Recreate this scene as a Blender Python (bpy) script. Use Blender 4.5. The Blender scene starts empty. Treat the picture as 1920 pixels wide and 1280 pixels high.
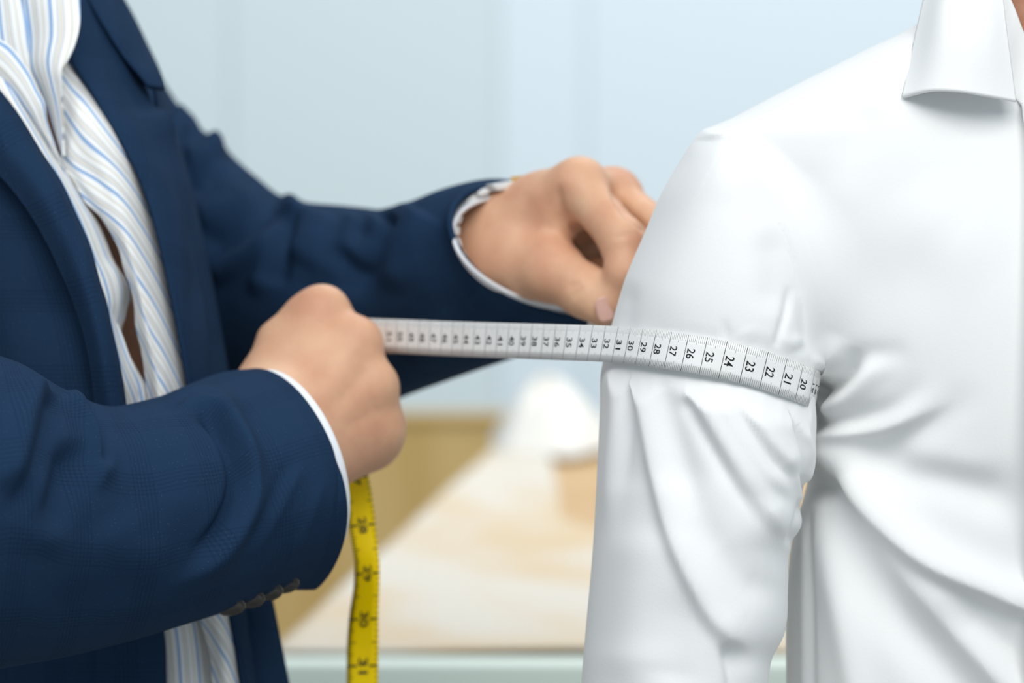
import bpy, math, random
import numpy as np
from mathutils import Vector

rng = np.random.default_rng(7)
random.seed(7)
C = bpy.context.scene.collection

# ------------------------------------------------------------------ camera, world, light, exposure
F = 7020.0                       # focal length in pixels of the 1920x1280 frame
TILT = math.radians(5.8)
CAMZ = 1.45
cd = bpy.data.cameras.new('camera')
cam = bpy.data.objects.new('camera', cd); C.objects.link(cam)
cd.sensor_width = 36.0; cd.lens = F / 1920.0 * 36.0
cam.location = (0, 0, CAMZ); cam.rotation_euler = (math.pi/2 - TILT, 0, 0)
cd.clip_start = 0.05
cd.dof.use_dof = True; cd.dof.focus_distance = 1.80; cd.dof.aperture_fstop = 5.7
sc = bpy.context.scene
sc.camera = cam
sc.view_settings.view_transform = 'Standard'
sc.view_settings.look = 'None'
sc.view_settings.exposure = 0.0
sc.view_settings.gamma = 1.0
sc.view_settings.use_curve_mapping = False

w = bpy.data.worlds.new('world'); sc.world = w
w.use_nodes = True
bg = w.node_tree.nodes['Background']
bg.inputs[0].default_value = (0.76, 0.90, 1.0, 1); bg.inputs[1].default_value = 0.5

def area(name, loc, target, size, power, color=(1, 1, 1), size_y=None):
    l = bpy.data.lights.new(name, 'AREA'); l.energy = power; l.color = color
    l.size = size
    if size_y: l.shape = 'RECTANGLE'; l.size_y = size_y
    o = bpy.data.objects.new(name, l); C.objects.link(o)
    o.location = loc
    o.rotation_euler = (Vector(target) - Vector(loc)).to_track_quat('-Z', 'Y').to_euler()
    return o
area('ceiling_light', (0.45, 0.25, 2.95), (0.2, 1.95, 1.2), 1.4, 33, (1.0, 0.985, 0.96))
area('ceiling_light', (-0.8, 0.6, 2.95), (-0.2, 2.0, 1.2), 0.9, 15, (1.0, 0.97, 0.93))
area('ceiling_light', (0.6, 3.6, 3.1), (0.3, 5.0, 0.9), 1.6, 52, (1.0, 0.99, 0.97))

# ------------------------------------------------------------------ helpers
FWD = np.array([0, math.cos(TILT), -math.sin(TILT)])
DWN = np.array([0, -math.sin(TILT), -math.cos(TILT)])
RGT = np.array([1.0, 0, 0])

def world(P):
    P = np.asarray(P, float)
    return P[..., 0:1]*RGT + P[..., 1:2]*DWN + P[..., 2:3]*FWD + np.array([0, 0, CAMZ])

def cam_of(Wd):
    Q = np.asarray(Wd, float) - np.array([0, 0, CAMZ])
    return np.stack([Q@RGT, Q@DWN, Q@FWD], -1)

def un(p):                      # (px, py, depth) -> eye-space metres
    p = np.asarray(p, float)
    d = p[..., 2]
    return np.stack([(p[..., 0]-960)/F*d, (p[..., 1]-640)/F*d, d], -1)

def pix(P):
    return 960+F*P[..., 0]/P[..., 2], 640+F*P[..., 1]/P[..., 2]

def plane_pt(px, py, z):        # where the line of sight of a pixel meets the height z
    v = RGT*(px-960)/F + DWN*(py-640)/F + FWD
    t = (z-CAMZ)/v[2]
    return Vector(v*t + np.array([0, 0, CAMZ]))

def cr(pts, n, chord=True):
    P = np.asarray(pts, float)
    k = len(P)
    if k == 2:
        t = np.linspace(0, 1, n)[:, None]
        return P[0]*(1-t)+P[1]*t
    if chord:
        s = np.r_[0, np.cumsum(np.maximum(np.linalg.norm(np.diff(P[:, :2], axis=0), axis=1), 1e-6))]
    else:
        s = np.arange(k, dtype=float)
    m = np.zeros_like(P)
    dl = np.diff(P, axis=0)/np.diff(s)[:, None]
    m[0], m[-1] = dl[0], dl[-1]
    h0, h1 = np.diff(s)[:-1, None], np.diff(s)[1:, None]
    m[1:-1] = (dl[:-1]*h1+dl[1:]*h0)/(h0+h1)
    t = np.linspace(0, s[-1], n)
    i = np.clip(np.searchsorted(s, t, 'right')-1, 0, k-2)
    h = (s[i+1]-s[i])[:, None]; u = ((t-s[i])[:, None])/h
    return ((2*u**3-3*u**2+1)*P[i] + (u**3-2*u**2+u)*h*m[i] + (-2*u**3+3*u**2)*P[i+1] + (u**3-u**2)*h*m[i+1])

def prof(pts, soft=0):           # smooth 1-D profile y -> value from control points
    P = np.asarray(sorted(pts), float)
    D = cr(np.c_[P[:, 0], P[:, 1]], 400)
    o = np.argsort(D[:, 0])
    g = np.arange(P[0, 0], P[-1, 0]+1, 2.0)
    v = np.interp(g, D[o, 0], D[o, 1])
    if soft:
        k = np.hanning(soft); k /= k.sum()
        v = np.convolve(np.pad(v, soft//2, 'reflect', reflect_type='odd'), k, 'valid')[:len(g)]
    return lambda y: np.interp(y, g, v)

class Folds:
    """Cloth folds: ridges, grooves and seam steps that run along lines drawn on the cloth."""
    def __init__(self, items, wk=1.0, hk=1.0):
        self.items = []
        for it in items:
            pts, wd, ht = it[0], it[1]*wk, it[2]*hk
            mode = it[3] if len(it) > 3 else 'g'
            fade = it[4] if len(it) > 4 else (0.35, 0.35)
            L = cr(pts, max(6, 5*len(pts)))
            self.items.append((L, wd, ht, mode, fade))
    def __call__(self, px, py):
        out = np.zeros_like(px)
        for L, wd, ht, mode, fade in self.items:
            reach = wd*4 if mode != 's' else wd*14
            m = (px > L[:, 0].min()-reach) & (px < L[:, 0].max()+reach) & (py > L[:, 1].min()-reach) & (py < L[:, 1].max()+reach)
            if not m.any(): continue
            x, y = px[m], py[m]
            best = np.full(x.shape, 1e18); sd = np.zeros_like(x); tt = np.zeros_like(x)
            n = len(L)-1
            for i in range(n):
                a, b = L[i], L[i+1]; ab = b-a; q = ab@ab+1e-9
                t = np.clip(((x-a[0])*ab[0]+(y-a[1])*ab[1])/q, 0, 1)
                ex, ey = x-a[0]-t*ab[0], y-a[1]-t*ab[1]
                d2 = ex*ex+ey*ey
                c = d2 < best
                best[c] = d2[c]; tt[c] = (i+t[c])/n
                sd[c] = np.sign(ab[0]*ey[c]-ab[1]*ex[c])
            d = np.sqrt(best)
            f0, f1 = fade
            tp = np.ones_like(d)
            if f0 > 0: tp *= np.clip(tt/f0, 0, 1)
            if f1 > 0: tp *= np.clip((1-tt)/f1, 0, 1)
            tp = tp*tp*(3-2*tp)
            if mode == 'g':
                v = np.exp(-(d/wd)**2)
            elif mode == 'p':                 # sharp-crested
                v = np.exp(-d/wd)
            elif mode == 'a':                 # steep on the right-hand side of the line
                ss = d*sd
                v = np.where(ss > 0, np.exp(-(ss/(wd*0.7))**2), np.exp(-(ss/(wd*1.5))**2))
            elif mode == 's':                 # an edge lying proud on one side
                ss = d*sd
                v = 1/(1+np.exp(-np.clip(ss/wd*3, -30, 30)))*np.exp(-np.maximum(ss, 0)/(wd*6))
            out[m] += ht*v*tp
        return out

# ------------------------------------------------------------------ materials
def mat(name, base, rough=0.8, sheen=0.0, spec=0.3, sss=0.0, metal=0.0):
    m = bpy.data.materials.new(name); m.use_nodes = True
    b = m.node_tree.nodes['Principled BSDF']
    b.inputs['Base Color'].default_value = (*base, 1)
    b.inputs['Roughness'].default_value = rough
    b.inputs['Specular IOR Level'].default_value = spec
    b.inputs['Metallic'].default_value = metal
    if sheen:
        b.inputs['Sheen Weight'].default_value = sheen
        b.inputs['Sheen Roughness'].default_value = 0.4
    if sss:
        b.inputs['Subsurface Weight'].default_value = sss
        b.inputs['Subsurface Radius'].default_value = (1.0, 0.35, 0.2)
        b.inputs['Subsurface Scale'].default_value = 0.006
    return m

def N(m, t, **kw):
    n = m.node_tree.nodes.new(t)
    for k, v in kw.items():
        if k == 'ins':
            for kk, vv in v.items(): n.inputs[kk].default_value = vv
        else: setattr(n, k, v)
    return n
def L_(m, a, ao, b, bi): m.node_tree.links.new(a.outputs[ao], b.inputs[bi])
def BSDF(m): return m.node_tree.nodes['Principled BSDF']

def add_bump(m, scale, dist, strength=0.5, coord='Object', detail=2):
    tc = N(m, 'ShaderNodeTexCoord'); no = N(m, 'ShaderNodeTexNoise', ins={'Scale': scale, 'Detail': detail})
    bp = N(m, 'ShaderNodeBump', ins={'Strength': strength, 'Distance': dist})
    L_(m, tc, coord, no, 'Vector'); L_(m, no, 'Fac', bp, 'Height'); L_(m, bp, 'Normal', BSDF(m), 'Normal')
    return no

def lin(r, g, b):
    f = lambda c: (c/255/12.92) if c/255 <= 0.04045 else ((c/255+0.055)/1.055)**2.4
    return (f(r), f(g), f(b))

def stripe_mat(name, period, stops, axis=0, rough=0.8):
    """Woven stripes along one axis of the cloth's UV map (UV in metres)."""
    m = mat(name, (0.8, 0.8, 0.8), rough, sheen=0.1, spec=0.2)
    uv = N(m, 'ShaderNodeUVMap'); sp = N(m, 'ShaderNodeSeparateXYZ')
    L_(m, uv, 'UV', sp, 0)
    d = N(m, 'ShaderNodeMath', operation='DIVIDE'); d.inputs[1].default_value = period
    L_(m, sp, axis, d, 0)
    fr = N(m, 'ShaderNodeMath', operation='FRACT'); L_(m, d, 0, fr, 0)
    cr_ = N(m, 'ShaderNodeValToRGB'); cr_.color_ramp.interpolation = 'LINEAR'
    els = cr_.color_ramp.elements
    els[0].position, els[0].color = stops[0][0], (*stops[0][1], 1)
    els[1].position, els[1].color = stops[-1][0], (*stops[-1][1], 1)
    for p, c in stops[1:-1]:
        e = els.new(p); e.color = (*c, 1)
    L_(m, fr, 0, cr_, 0); L_(m, cr_, 'Color', BSDF(m), 'Base Color')
    return m

WH = lin(246, 247, 246); BL = lin(150, 182, 222); TN = lin(222, 218, 208); GY = lin(176, 184, 196)
def shirt_stops():
    s = [(0.0, WH)]
    def line(a, b, c, e=0.012):
        s.extend([(a-e, WH), (a, c), (b, c), (b+e, WH)])
    line(0.08, 0.20, BL, 0.02)
    line(0.36, 0.385, GY); line(0.43, 0.52, TN); line(0.56, 0.585, GY)
    line(0.80, 0.86, TN)
    s.append((1.0, WH))
    return s
M_STRIPE = stripe_mat('striped_cotton', 0.0135, shirt_stops())
add_bump(M_STRIPE, 60, 0.002, 0.15, 'Object')

def jacket_mat():
    m = mat('navy_wool_check', lin(31, 54, 88), 0.92, spec=0.05)
    uv = N(m, 'ShaderNodeUVMap'); sp = N(m, 'ShaderNodeSeparateXYZ'); L_(m, uv, 'UV', sp, 0)
    facs = []
    for ax in (0, 1):
        d = N(m, 'ShaderNodeMath', operation='DIVIDE'); d.inputs[1].default_value = 0.040
        L_(m, sp, ax, d, 0)
        fr = N(m, 'ShaderNodeMath', operation='FRACT'); L_(m, d, 0, fr, 0)
        r = N(m, 'ShaderNodeValToRGB'); r.color_ramp.interpolation = 'CONSTANT'
        e = r.color_ramp.elements
        e[0].position = 0; e[0].color = (0, 0, 0, 1)
        e[1].position = 0.99; e[1].color = (0, 0, 0, 1)
        for i in range(6):
            p = 0.12+i*0.055
            x = e.new(p); x.color = (1, 1, 1, 1)
            x = e.new(p+0.024); x.color = (0, 0, 0, 1)
        L_(m, fr, 0, r, 0); facs.append(r)
    ad = N(m, 'ShaderNodeMath', operation='ADD'); L_(m, facs[0], 0, ad, 0); L_(m, facs[1], 0, ad, 1)
    ml = N(m, 'ShaderNodeMath', operation='MULTIPLY'); L_(m, ad, 0, ml, 0); ml.inputs[1].default_value = 0.18
    mx = N(m, 'ShaderNodeMix', data_type='RGBA')
    mx.inputs['A'].default_value = (*lin(32, 54, 81), 1); mx.inputs['B'].default_value = (*lin(13, 29, 50), 1)
    L_(m, ml, 0, mx, 'Factor')
    # pale flecks in the weave
    tc = N(m, 'ShaderNodeTexCoord')
    vo = N(m, 'ShaderNodeTexVoronoi', ins={'Scale': 420.0}); L_(m, tc, 'Object', vo, 'Vector')
    lt = N(m, 'ShaderNodeMath', operation='LESS_THAN'); lt.inputs[1].default_value = 0.11; L_(m, vo, 'Distance', lt, 0)
    m2 = N(m, 'ShaderNodeMath', operation='MULTIPLY'); m2.inputs[1].default_value = 0.11; L_(m, lt, 0, m2, 0)
    mx2 = N(m, 'ShaderNodeMix', data_type='RGBA'); mx2.inputs['B'].default_value = (*lin(120, 150, 180), 1)
    L_(m, m2, 0, mx2, 'Factor'); L_(m, mx, 'Result', mx2, 'A'); L_(m, mx2, 'Result', BSDF(m), 'Base Color')
    no = N(m, 'ShaderNodeTexNoise', ins={'Scale': 900.0, 'Detail': 1.0}); L_(m, tc, 'Object', no, 'Vector')
    bp = N(m, 'ShaderNodeBump', ins={'Strength': 0.25, 'Distance': 0.0006}); L_(m, no, 'Fac', bp, 'Height'); L_(m, bp, 'Normal', BSDF(m), 'Normal')
    return m
M_JACKET = jacket_mat()
M_LINING = mat('jacket_lining', lin(14, 22, 36), 0.6)
M_WHITE = mat('white_cotton', lin(241, 242, 242), 0.75, sheen=0.15, spec=0.25)
add_bump(M_WHITE, 700, 0.0004, 0.15)
M_CUFF = mat('white_cuff_cotton', lin(236, 240, 246), 0.75, spec=0.25)

def skin_mat(name, a, b):
    m = mat(name, a, 0.5, spec=0.35, sss=0.25)
    tc = N(m, 'ShaderNodeTexCoord')
    no = N(m, 'ShaderNodeTexNoise', ins={'Scale': 38.0, 'Detail': 3.0}); L_(m, tc, 'Object', no, 'Vector')
    r = N(m, 'ShaderNodeValToRGB'); e = r.color_ramp.elements
    e[0].position = 0.35; e[0].color = (*a, 1); e[1].position = 0.68; e[1].color = (*b, 1)
    L_(m, no, 'Fac', r, 0); L_(m, r, 'Color', BSDF(m), 'Base Color')
    n2 = N(m, 'ShaderNodeTexNoise', ins={'Scale': 420.0, 'Detail': 4.0}); L_(m, tc, 'Object', n2, 'Vector')
    bp = N(m, 'ShaderNodeBump', ins={'Strength': 0.3, 'Distance': 0.0008}); L_(m, n2, 'Fac', bp, 'Height'); L_(m, bp, 'Normal', BSDF(m), 'Normal')
    return m
M_SKIN = skin_mat('warm_skin', lin(223, 179, 146), lin(212, 158, 128))
M_SKIN2 = skin_mat('tanned_skin', lin(176, 124, 98), lin(168, 112, 86))
M_NAIL = mat('fingernail', lin(226, 178, 164), 0.3, spec=0.5, sss=0.1)
M_TAPE = mat('white_tape_vinyl', lin(243, 244, 243), 0.35, spec=0.4)
M_YELLOW = mat('yellow_tape_vinyl', lin(255, 219, 0), 0.5, spec=0.2)
M_INK = mat('black_ink', lin(28, 30, 36), 0.6)
M_STEEL = mat('brushed_steel', lin(232, 235, 235), 0.35, metal=0.35, spec=0.6)
M_GOLD = mat('gold_plate', lin(250, 196, 80), 0.3, metal=0.4, spec=0.6)
M_BUTTON = mat('dark_horn_button', lin(26, 25, 27), 0.15, spec=0.6)
add_bump(M_BUTTON, 300, 0.001, 0.3)

# ------------------------------------------------------------------ mesh builders
def obj(name, V, faces, m, parent=None, base=(0, 0, 0), uv=None, smooth=True, eye=True):
    Wd = world(V) if eye else np.asarray(V, float)
    Wd = Wd - np.asarray(base)
    me = bpy.data.meshes.new(name)
    faces = np.asarray(faces)
    if faces.dtype != object and faces.ndim == 2:
        nf, k = faces.shape
        me.vertices.add(len(Wd)); me.vertices.foreach_set('co', Wd.ravel())
        me.loops.add(nf*k); me.loops.foreach_set('vertex_index', faces.ravel().astype(np.int32))
        me.polygons.add(nf); me.polygons.foreach_set('loop_start', np.arange(0, nf*k, k, dtype=np.int32))
        me.update(calc_edges=True)
    else:
        me.from_pydata(Wd.tolist(), [], [list(f) for f in faces]); me.update()
    if uv is not None:
        l = me.uv_layers.new(name='UVMap')
        idx = np.empty(len(me.loops), np.int32); me.loops.foreach_get('vertex_index', idx)
        l.data.foreach_set('uv', uv[idx].ravel())
    me.polygons.foreach_set('use_smooth', np.full(len(me.polygons), smooth))
    if m: me.materials.append(m)
    me.validate()
    o = bpy.data.objects.new(name, me); C.objects.link(o)
    if parent: o.parent = parent
    return o

def root(name, loc, label, cat, group=None):
    o = bpy.data.objects.new(name, None); C.objects.link(o); o.location = loc
    o.empty_display_size = 0.05
    o['label'] = label; o['category'] = cat
    if group: o['group'] = group
    return o

def grid_normals(G, wrap=False):
    du = np.gradient(G, axis=0)
    if wrap:
        dv = np.roll(G, -1, 1)-np.roll(G, 1, 1)
    else:
        dv = np.gradient(G, axis=1)
    n = np.cross(du, dv); n /= np.linalg.norm(n, axis=-1, keepdims=True)+1e-12
    return n

def arc_uv(G, wrap=False):
    sv = np.r_[0, np.cumsum(np.linalg.norm(np.diff(G.mean(1), axis=0), axis=1))]
    st = np.linalg.norm(np.diff(G, axis=1), axis=-1)
    su = np.c_[np.zeros(len(G)), np.cumsum(st, axis=1)]
    su = su*(0.35)+su.mean(0)[None]*0.65
    return np.stack([su, np.repeat(sv[:, None], G.shape[1], 1)], -1)

def tube(st, nv=160, nu=160, folds=None, ex=1.0, noise=0.0, inset=0.0, point=0.0):
    """Cloth tube through oval rings. A station is (ax,ay, bx,by, depth, fx,fy,fd): two opposite
    rim points, the centre's depth, and where the near side of the ring sits off that centre."""
    S = cr(np.asarray(st, float), nv, chord=False)
    th = np.linspace(0, 2*np.pi, nu, endpoint=False)
    c, s = np.cos(th), np.sin(th)
    c = np.sign(c)*np.abs(c)**ex; s = np.sign(s)*np.abs(s)**ex
    c = np.repeat(c[None], nv, 0); s = np.repeat(s[None], nv, 0)
    if point:                     # the last rings are pressed to an edge on their second side
        wgt = point*np.clip((np.linspace(0, 1, nv)-0.6)/0.4, 0, 1)[:, None]**1.3
        s = np.where(c < 0, s*(1-wgt+wgt*np.abs(s)), s)
    mx, my = (S[:, 0]+S[:, 2])/2, (S[:, 1]+S[:, 3])/2
    hx, hy = (S[:, 0]-S[:, 2])/2, (S[:, 1]-S[:, 3])/2
    X = mx[:, None]+hx[:, None]*c+S[:, 5:6]*s
    Y = my[:, None]+hy[:, None]*c+S[:, 6:7]*s
    D = S[:, 4:5]-S[:, 7:8]*s + 0*c
    G = un(np.stack([X, Y, D], -1))
    n = grid_normals(G, True)
    cen = G.mean(1, keepdims=True)
    if ((G-cen)*n).sum() < 0: n = -n
    if inset: G = G-n*inset
    if folds is not None:
        px, py = pix(G)
        disp = folds(px.ravel(), py.ravel()).reshape(px.shape)
        front = np.clip(-n[..., 2]*4+0.4, 0, 1)
        G = G+n*(disp*front)[..., None]
    if noise:
        ph = rng.uniform(0, 6.28, 6)
        q = (np.sin(G[..., 0]*140+ph[0])*np.sin(G[..., 1]*120+ph[1])+np.sin(G[..., 0]*60+G[..., 1]*90+ph[2]))*noise
        G = G+n*q[..., None]
    return G, n

def tube_faces(nv, nu):
    i = np.arange(nv-1)[:, None]*nu; j = np.arange(nu)[None]
    j2 = (j+1) % nu
    return np.stack([i+j, i+j2, i+nu+j2, i+nu+j], -1).reshape(-1, 4)

def put_tube(name, G, n, m, parent, base, thick=0.0012, cap=None):
    nv, nu = G.shape[:2]
    # repeat the first column so that the UV map has a seam
    Gs = np.concatenate([G, G[:, :1]], 1); ns = np.concatenate([n, n[:, :1]], 1)
    uv = arc_uv(Gs)
    nu2 = nu+1
    i = np.arange(nv-1)[:, None]*nu2; j = np.arange(nu)[None]
    f = np.stack([i+j, i+j+1, i+nu2+j+1, i+nu2+j], -1).reshape(-1, 4)
    inner = (Gs-ns*thick)
    k = nv*nu2
    V = np.concatenate([Gs.reshape(-1, 3), inner.reshape(-1, 3)])
    fi = f[:, ::-1]+k
    last = (nv-1)*nu2
    rim = np.stack([last+np.arange(nu), last+np.arange(nu)+1, k+last+np.arange(nu)+1, k+last+np.arange(nu)], -1)
    rim0 = np.stack([np.arange(nu)+1, np.arange(nu), k+np.arange(nu), k+np.arange(nu)+1], -1)
    return obj(name, V, np.concatenate([f, fi, rim, rim0]), m, parent, base, np.concatenate([uv.reshape(-1, 2)]*2))

def sheet(name, curves, m, parent, base, nu=40, nv=120, thick=0.002, folds=None, bulge=0.0, roll=(0, 0), uvrot=0.0, uvscale=1.0):
    """A piece of cloth lofted across lines (px, py, depth); bulge lifts its middle, roll rounds its edges back."""
    Cs = np.stack([cr(c, nv) for c in curves], 0)
    A = np.stack([cr(Cs[:, k], nu, chord=False) for k in range(nv)], 0)      # nv x nu x 3
    t = np.linspace(0, 1, nu)
    d = A[..., 2]-bulge*(4*t*(1-t))[None]
    if roll[0]: d = d+0.014*np.exp(-(t/roll[0])**2)[None]
    if roll[1]: d = d+0.014*np.exp(-((1-t)/roll[1])**2)[None]
    A = np.concatenate([A[..., :2], d[..., None]], -1)
    G = un(A)
    n = grid_normals(G)
    if n[..., 2].mean() > 0: n = -n
    if folds is not None:
        px, py = pix(G)
        G = G+n*folds(px.ravel(), py.ravel()).reshape(px.shape)[..., None]
    uv = arc_uv(G)
    if uvrot:
        cc, ss = math.cos(uvrot), math.sin(uvrot)
        uv = np.stack([uv[..., 0]*cc-uv[..., 1]*ss, uv[..., 0]*ss+uv[..., 1]*cc], -1)
    uv = uv*uvscale
    i = np.arange(nv-1)[:, None]*nu; j = np.arange(nu-1)[None]
    f = np.stack([i+j, i+j+1, i+nu+j+1, i+nu+j], -1).reshape(-1, 4)
    k = nv*nu
    V = np.concatenate([G.reshape(-1, 3), (G-n*thick).reshape(-1, 3)])
    loop = np.r_[np.arange(nu), np.arange(1, nv)*nu+nu-1, (nv-1)*nu+np.arange(nu-2, -1, -1), np.arange(nv-2, 0, -1)*nu]
    l2 = np.roll(loop, -1)
    rim = np.stack([l2, loop, loop+k, l2+k], -1)
    return obj(name, V, np.concatenate([f, f[:, ::-1]+k, rim]), m, parent, base, np.concatenate([uv.reshape(-1, 2)]*2))

# ------------------------------------------------------------------ implicit bodies
def smin(a, b, k):
    h = np.clip(0.5+0.5*(b-a)/k, 0, 1)
    return b*(1-h)+a*h-k*h*(1-h)

def rcone(P, a, b, r1, r2):
    ba = b-a; q = ba@ba+1e-12
    t = np.clip(((P-a)@ba)/q, 0, 1)
    return np.linalg.norm(P-a-t[:, None]*ba, axis=1)-(r1+(r2-r1)*t)

def sdf_mesh(f, lo, hi, h, B=16, margin=1.3):
    lo = np.asarray(lo, float); hi = np.asarray(hi, float)
    nb = np.ceil((hi-lo)/(h*B)).astype(int)
    ii = np.stack(np.meshgrid(*[np.arange(k) for k in nb], indexing='ij'), -1).reshape(-1, 3)
    cen = lo+(ii+0.5)*B*h
    keep = np.abs(f(cen)) < B*h*0.87*margin
    blocks = ii[keep]
    NN = nb*B+2
    loc = np.stack(np.meshgrid(*[np.arange(B+1)]*3, indexing='ij'), -1).reshape(-1, 3)
    Vs, Vid, Qs = [], [], []
    gid = lambda c: ((c[..., 0]+1)*NN[1]+(c[..., 1]+1))*NN[2]+(c[..., 2]+1)
    corners = np.array([[x, y, z] for x in (0, 1) for y in (0, 1) for z in (0, 1)])
    edges = [(a, b) for a in range(8) for b in range(a+1, 8) if np.abs(corners[a]-corners[b]).sum() == 1]
    for b in blocks:
        o = b*B
        val = f(lo+(o+loc)*h).reshape(B+1, B+1, B+1)
        if val.min() > 0 or val.max() < 0: continue
        neg = val < 0
        cv = np.stack([val[x:x+B, y:y+B, z:z+B] for x, y, z in corners], -1)
        cn = cv < 0
        act = cn.any(-1) & ~cn.all(-1)
        ci = np.argwhere(act)
        v = cv[act]
        sp = np.zeros((len(ci), 3)); cnt = np.zeros(len(ci))
        for a, c in edges:
            x = (v[:, a] < 0) != (v[:, c] < 0)
            t = v[x, a]/(v[x, a]-v[x, c])
            sp[x] += corners[a]+t[:, None]*(corners[c]-corners[a]); cnt[x] += 1
        Vs.append(lo+(o+ci+sp/cnt[:, None])*h); Vid.append(gid(o+ci))
        for ax in range(3):
            s0 = [slice(0, B)]*3; s1 = [slice(0, B)]*3; s1[ax] = slice(1, B+1)
            n0, n1 = neg[tuple(s0)], neg[tuple(s1)]
            e = np.argwhere(n0 != n1)
            if not len(e): continue
            u, w_ = [(1, 2), (2, 0), (0, 1)][ax]
            eu = np.zeros(3, int); eu[u] = 1; ew = np.zeros(3, int); ew[w_] = 1
            g = o+e
            q = np.stack([gid(g-eu-ew), gid(g-ew), gid(g), gid(g-eu)], -1)
            fl = ~n0[tuple(e.T)]
            q[fl] = q[fl][:, ::-1]
            Qs.append(q)
    V = np.concatenate(Vs); I = np.concatenate(Vid); Q = np.concatenate(Qs)
    od = np.argsort(I); Is = I[od]
    pos = np.searchsorted(Is, Q); pos = np.clip(pos, 0, len(Is)-1)
    ok = (Is[pos] == Q).all(1)
    Q = od[pos[ok]]
    for _ in range(2):
        g, v = grad(f, V)
        V = V-np.clip(v/((g*g).sum(1)+1e-9), -h, h)[:, None]*g
    g, v = grad(f, V)
    g /= np.linalg.norm(g, axis=1, keepdims=True)+1e-12
    return V, Q, g

def grad(f, V, e=2e-4):
    v = f(V)
    g = np.stack([f(V+np.eye(3)[k]*e)-v for k in range(3)], -1)/e
    return g, v

def split_mesh(V, Q, sel):
    q = Q[sel]
    u, inv = np.unique(q, return_inverse=True)
    return V[u], inv.reshape(q.shape)

# ------------------------------------------------------------------ the room
def box_verts(lo, hi):
    x0, y0, z0 = lo; x1, y1, z1 = hi
    V = [(x0, y0, z0), (x1, y0, z0), (x1, y1, z0), (x0, y1, z0), (x0, y0, z1), (x1, y0, z1), (x1, y1, z1), (x0, y1, z1)]
    Fc = [(0, 3, 2, 1), (4, 5, 6, 7), (0, 1, 5, 4), (1, 2, 6, 5), (2, 3, 7, 6), (3, 0, 4, 7)]
    return V, Fc

def bevel_box(name, lo, hi, m, parent=None, r=0.004, base=(0, 0, 0)):
    V, Fc = box_verts(lo, hi)
    o = obj(name, V, np.array(Fc), m, parent, base, smooth=False, eye=False)
    md = o.modifiers.new('bevel', 'BEVEL'); md.width = r; md.segments = 2
    return o

M_WALL = mat('pale_blue_paint', lin(226, 240, 250), 0.7, spec=0.3)
add_bump(M_WALL, 30, 0.001, 0.2)
M_WALL2 = mat('pale_grey_blue_paint', lin(217, 232, 238), 0.7, spec=0.3)
M_FLOOR = mat('grey_floor', lin(170, 165, 158), 0.5)
add_bump(M_FLOOR, 12, 0.002, 0.2)
fl = obj('floor', [(-4, -2, 0), (4, -2, 0), (4, 6, 0), (-4, 6, 0)], np.array([(0, 1, 2, 3)]), M_FLOOR, smooth=False, eye=False)
fl['kind'] = 'structure'
YW = 5.6
wall = obj('wall_back', *[np.array(x) for x in box_verts((-4, YW, 0), (4, YW+0.12, 3.2))], M_WALL2, smooth=False, eye=False)
wall['kind'] = 'structure'
xs = [-2.4, -1.25, -0.42, -0.02, 0.11, 0.95, 2.2]
for a, b, mm in zip(xs[:-1], xs[1:], [M_WALL2, M_WALL2, M_WALL2, M_WALL, M_WALL, M_WALL]):
    bevel_box('panel', (a+0.0006, YW-0.018, 0.1), (b-0.0006, YW+0.001, 3.15), mm, wall, r=0.002)

# table with a cloth over it
ZT = 0.95
M_WOODT = mat('light_wood', lin(226, 196, 150), 0.5)
def wood_nodes(m, a, b, sc_=(1.5, 14, 1.5)):
    tc = N(m, 'ShaderNodeTexCoord'); mp = N(m, 'ShaderNodeMapping'); mp.inputs['Scale'].default_value = sc_
    no = N(m, 'ShaderNodeTexNoise', ins={'Scale': 2.0, 'Detail': 4.0})
    r = N(m, 'ShaderNodeValToRGB'); r.color_ramp.elements[0].color = (*a, 1); r.color_ramp.elements[1].color = (*b, 1)
    r.color_ramp.elements[0].position = 0.35; r.color_ramp.elements[1].position = 0.65
    L_(m, tc, 'Object', mp, 'Vector'); L_(m, mp, 'Vector', no, 'Vector'); L_(m, no, 'Fac', r, 0); L_(m, r, 'Color', BSDF(m), 'Base Color')
wood_nodes(M_WOODT, lin(206, 172, 124), lin(190, 152, 102))
e0 = plane_pt(530, 1190, ZT); e1 = plane_pt(960, 800, ZT)
tdir = (e1-e0).normalized()
def table_slab(name, p, m, z0, z1, parent, base, r=0.006):
    V = [(*q[:2], z0) for q in p]+[(*q[:2], z1) for q in p]
    n = len(p)
    Fc = [tuple(range(n-1, -1, -1)), tuple(range(n, 2*n))]+[(i, (i+1) % n, n+(i+1) % n, n+i) for i in range(n)]
    o = obj(name, V, np.array(Fc, dtype=object), m, parent, base, smooth=False, eye=False)
    md = o.modifiers.new('bevel', 'BEVEL'); md.width = r; md.segments = 2
    return o
near_y = plane_pt(600, 1236, ZT).y
nl = e0+tdir*((near_y-e0.y)/tdir.y)
far = e1
TB = (nl.x+0.5, (near_y+far.y)/2, 0)
tb = root('work_table', TB, 'long pale wooden work table covered with beige checked fabric', 'table')
tp = [nl, Vector((1.15, near_y, 0)), Vector((1.15, far.y, 0)), far]
table_slab('table_top', tp, M_WOODT, ZT-0.035, ZT, tb, TB)
for x, y in ((nl.x+0.08, near_y+0.08), (1.05, near_y+0.08), (1.05, far.y-0.08), (far.x+0.08, far.y-0.08)):
    bevel_box('leg', (x-0.03, y-0.03, 0), (x+0.03, y+0.03, ZT-0.035), M_WOODT, tb, base=TB)
M_MINT = mat('pale_mint_edge', lin(232, 244, 234), 0.5)
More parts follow.
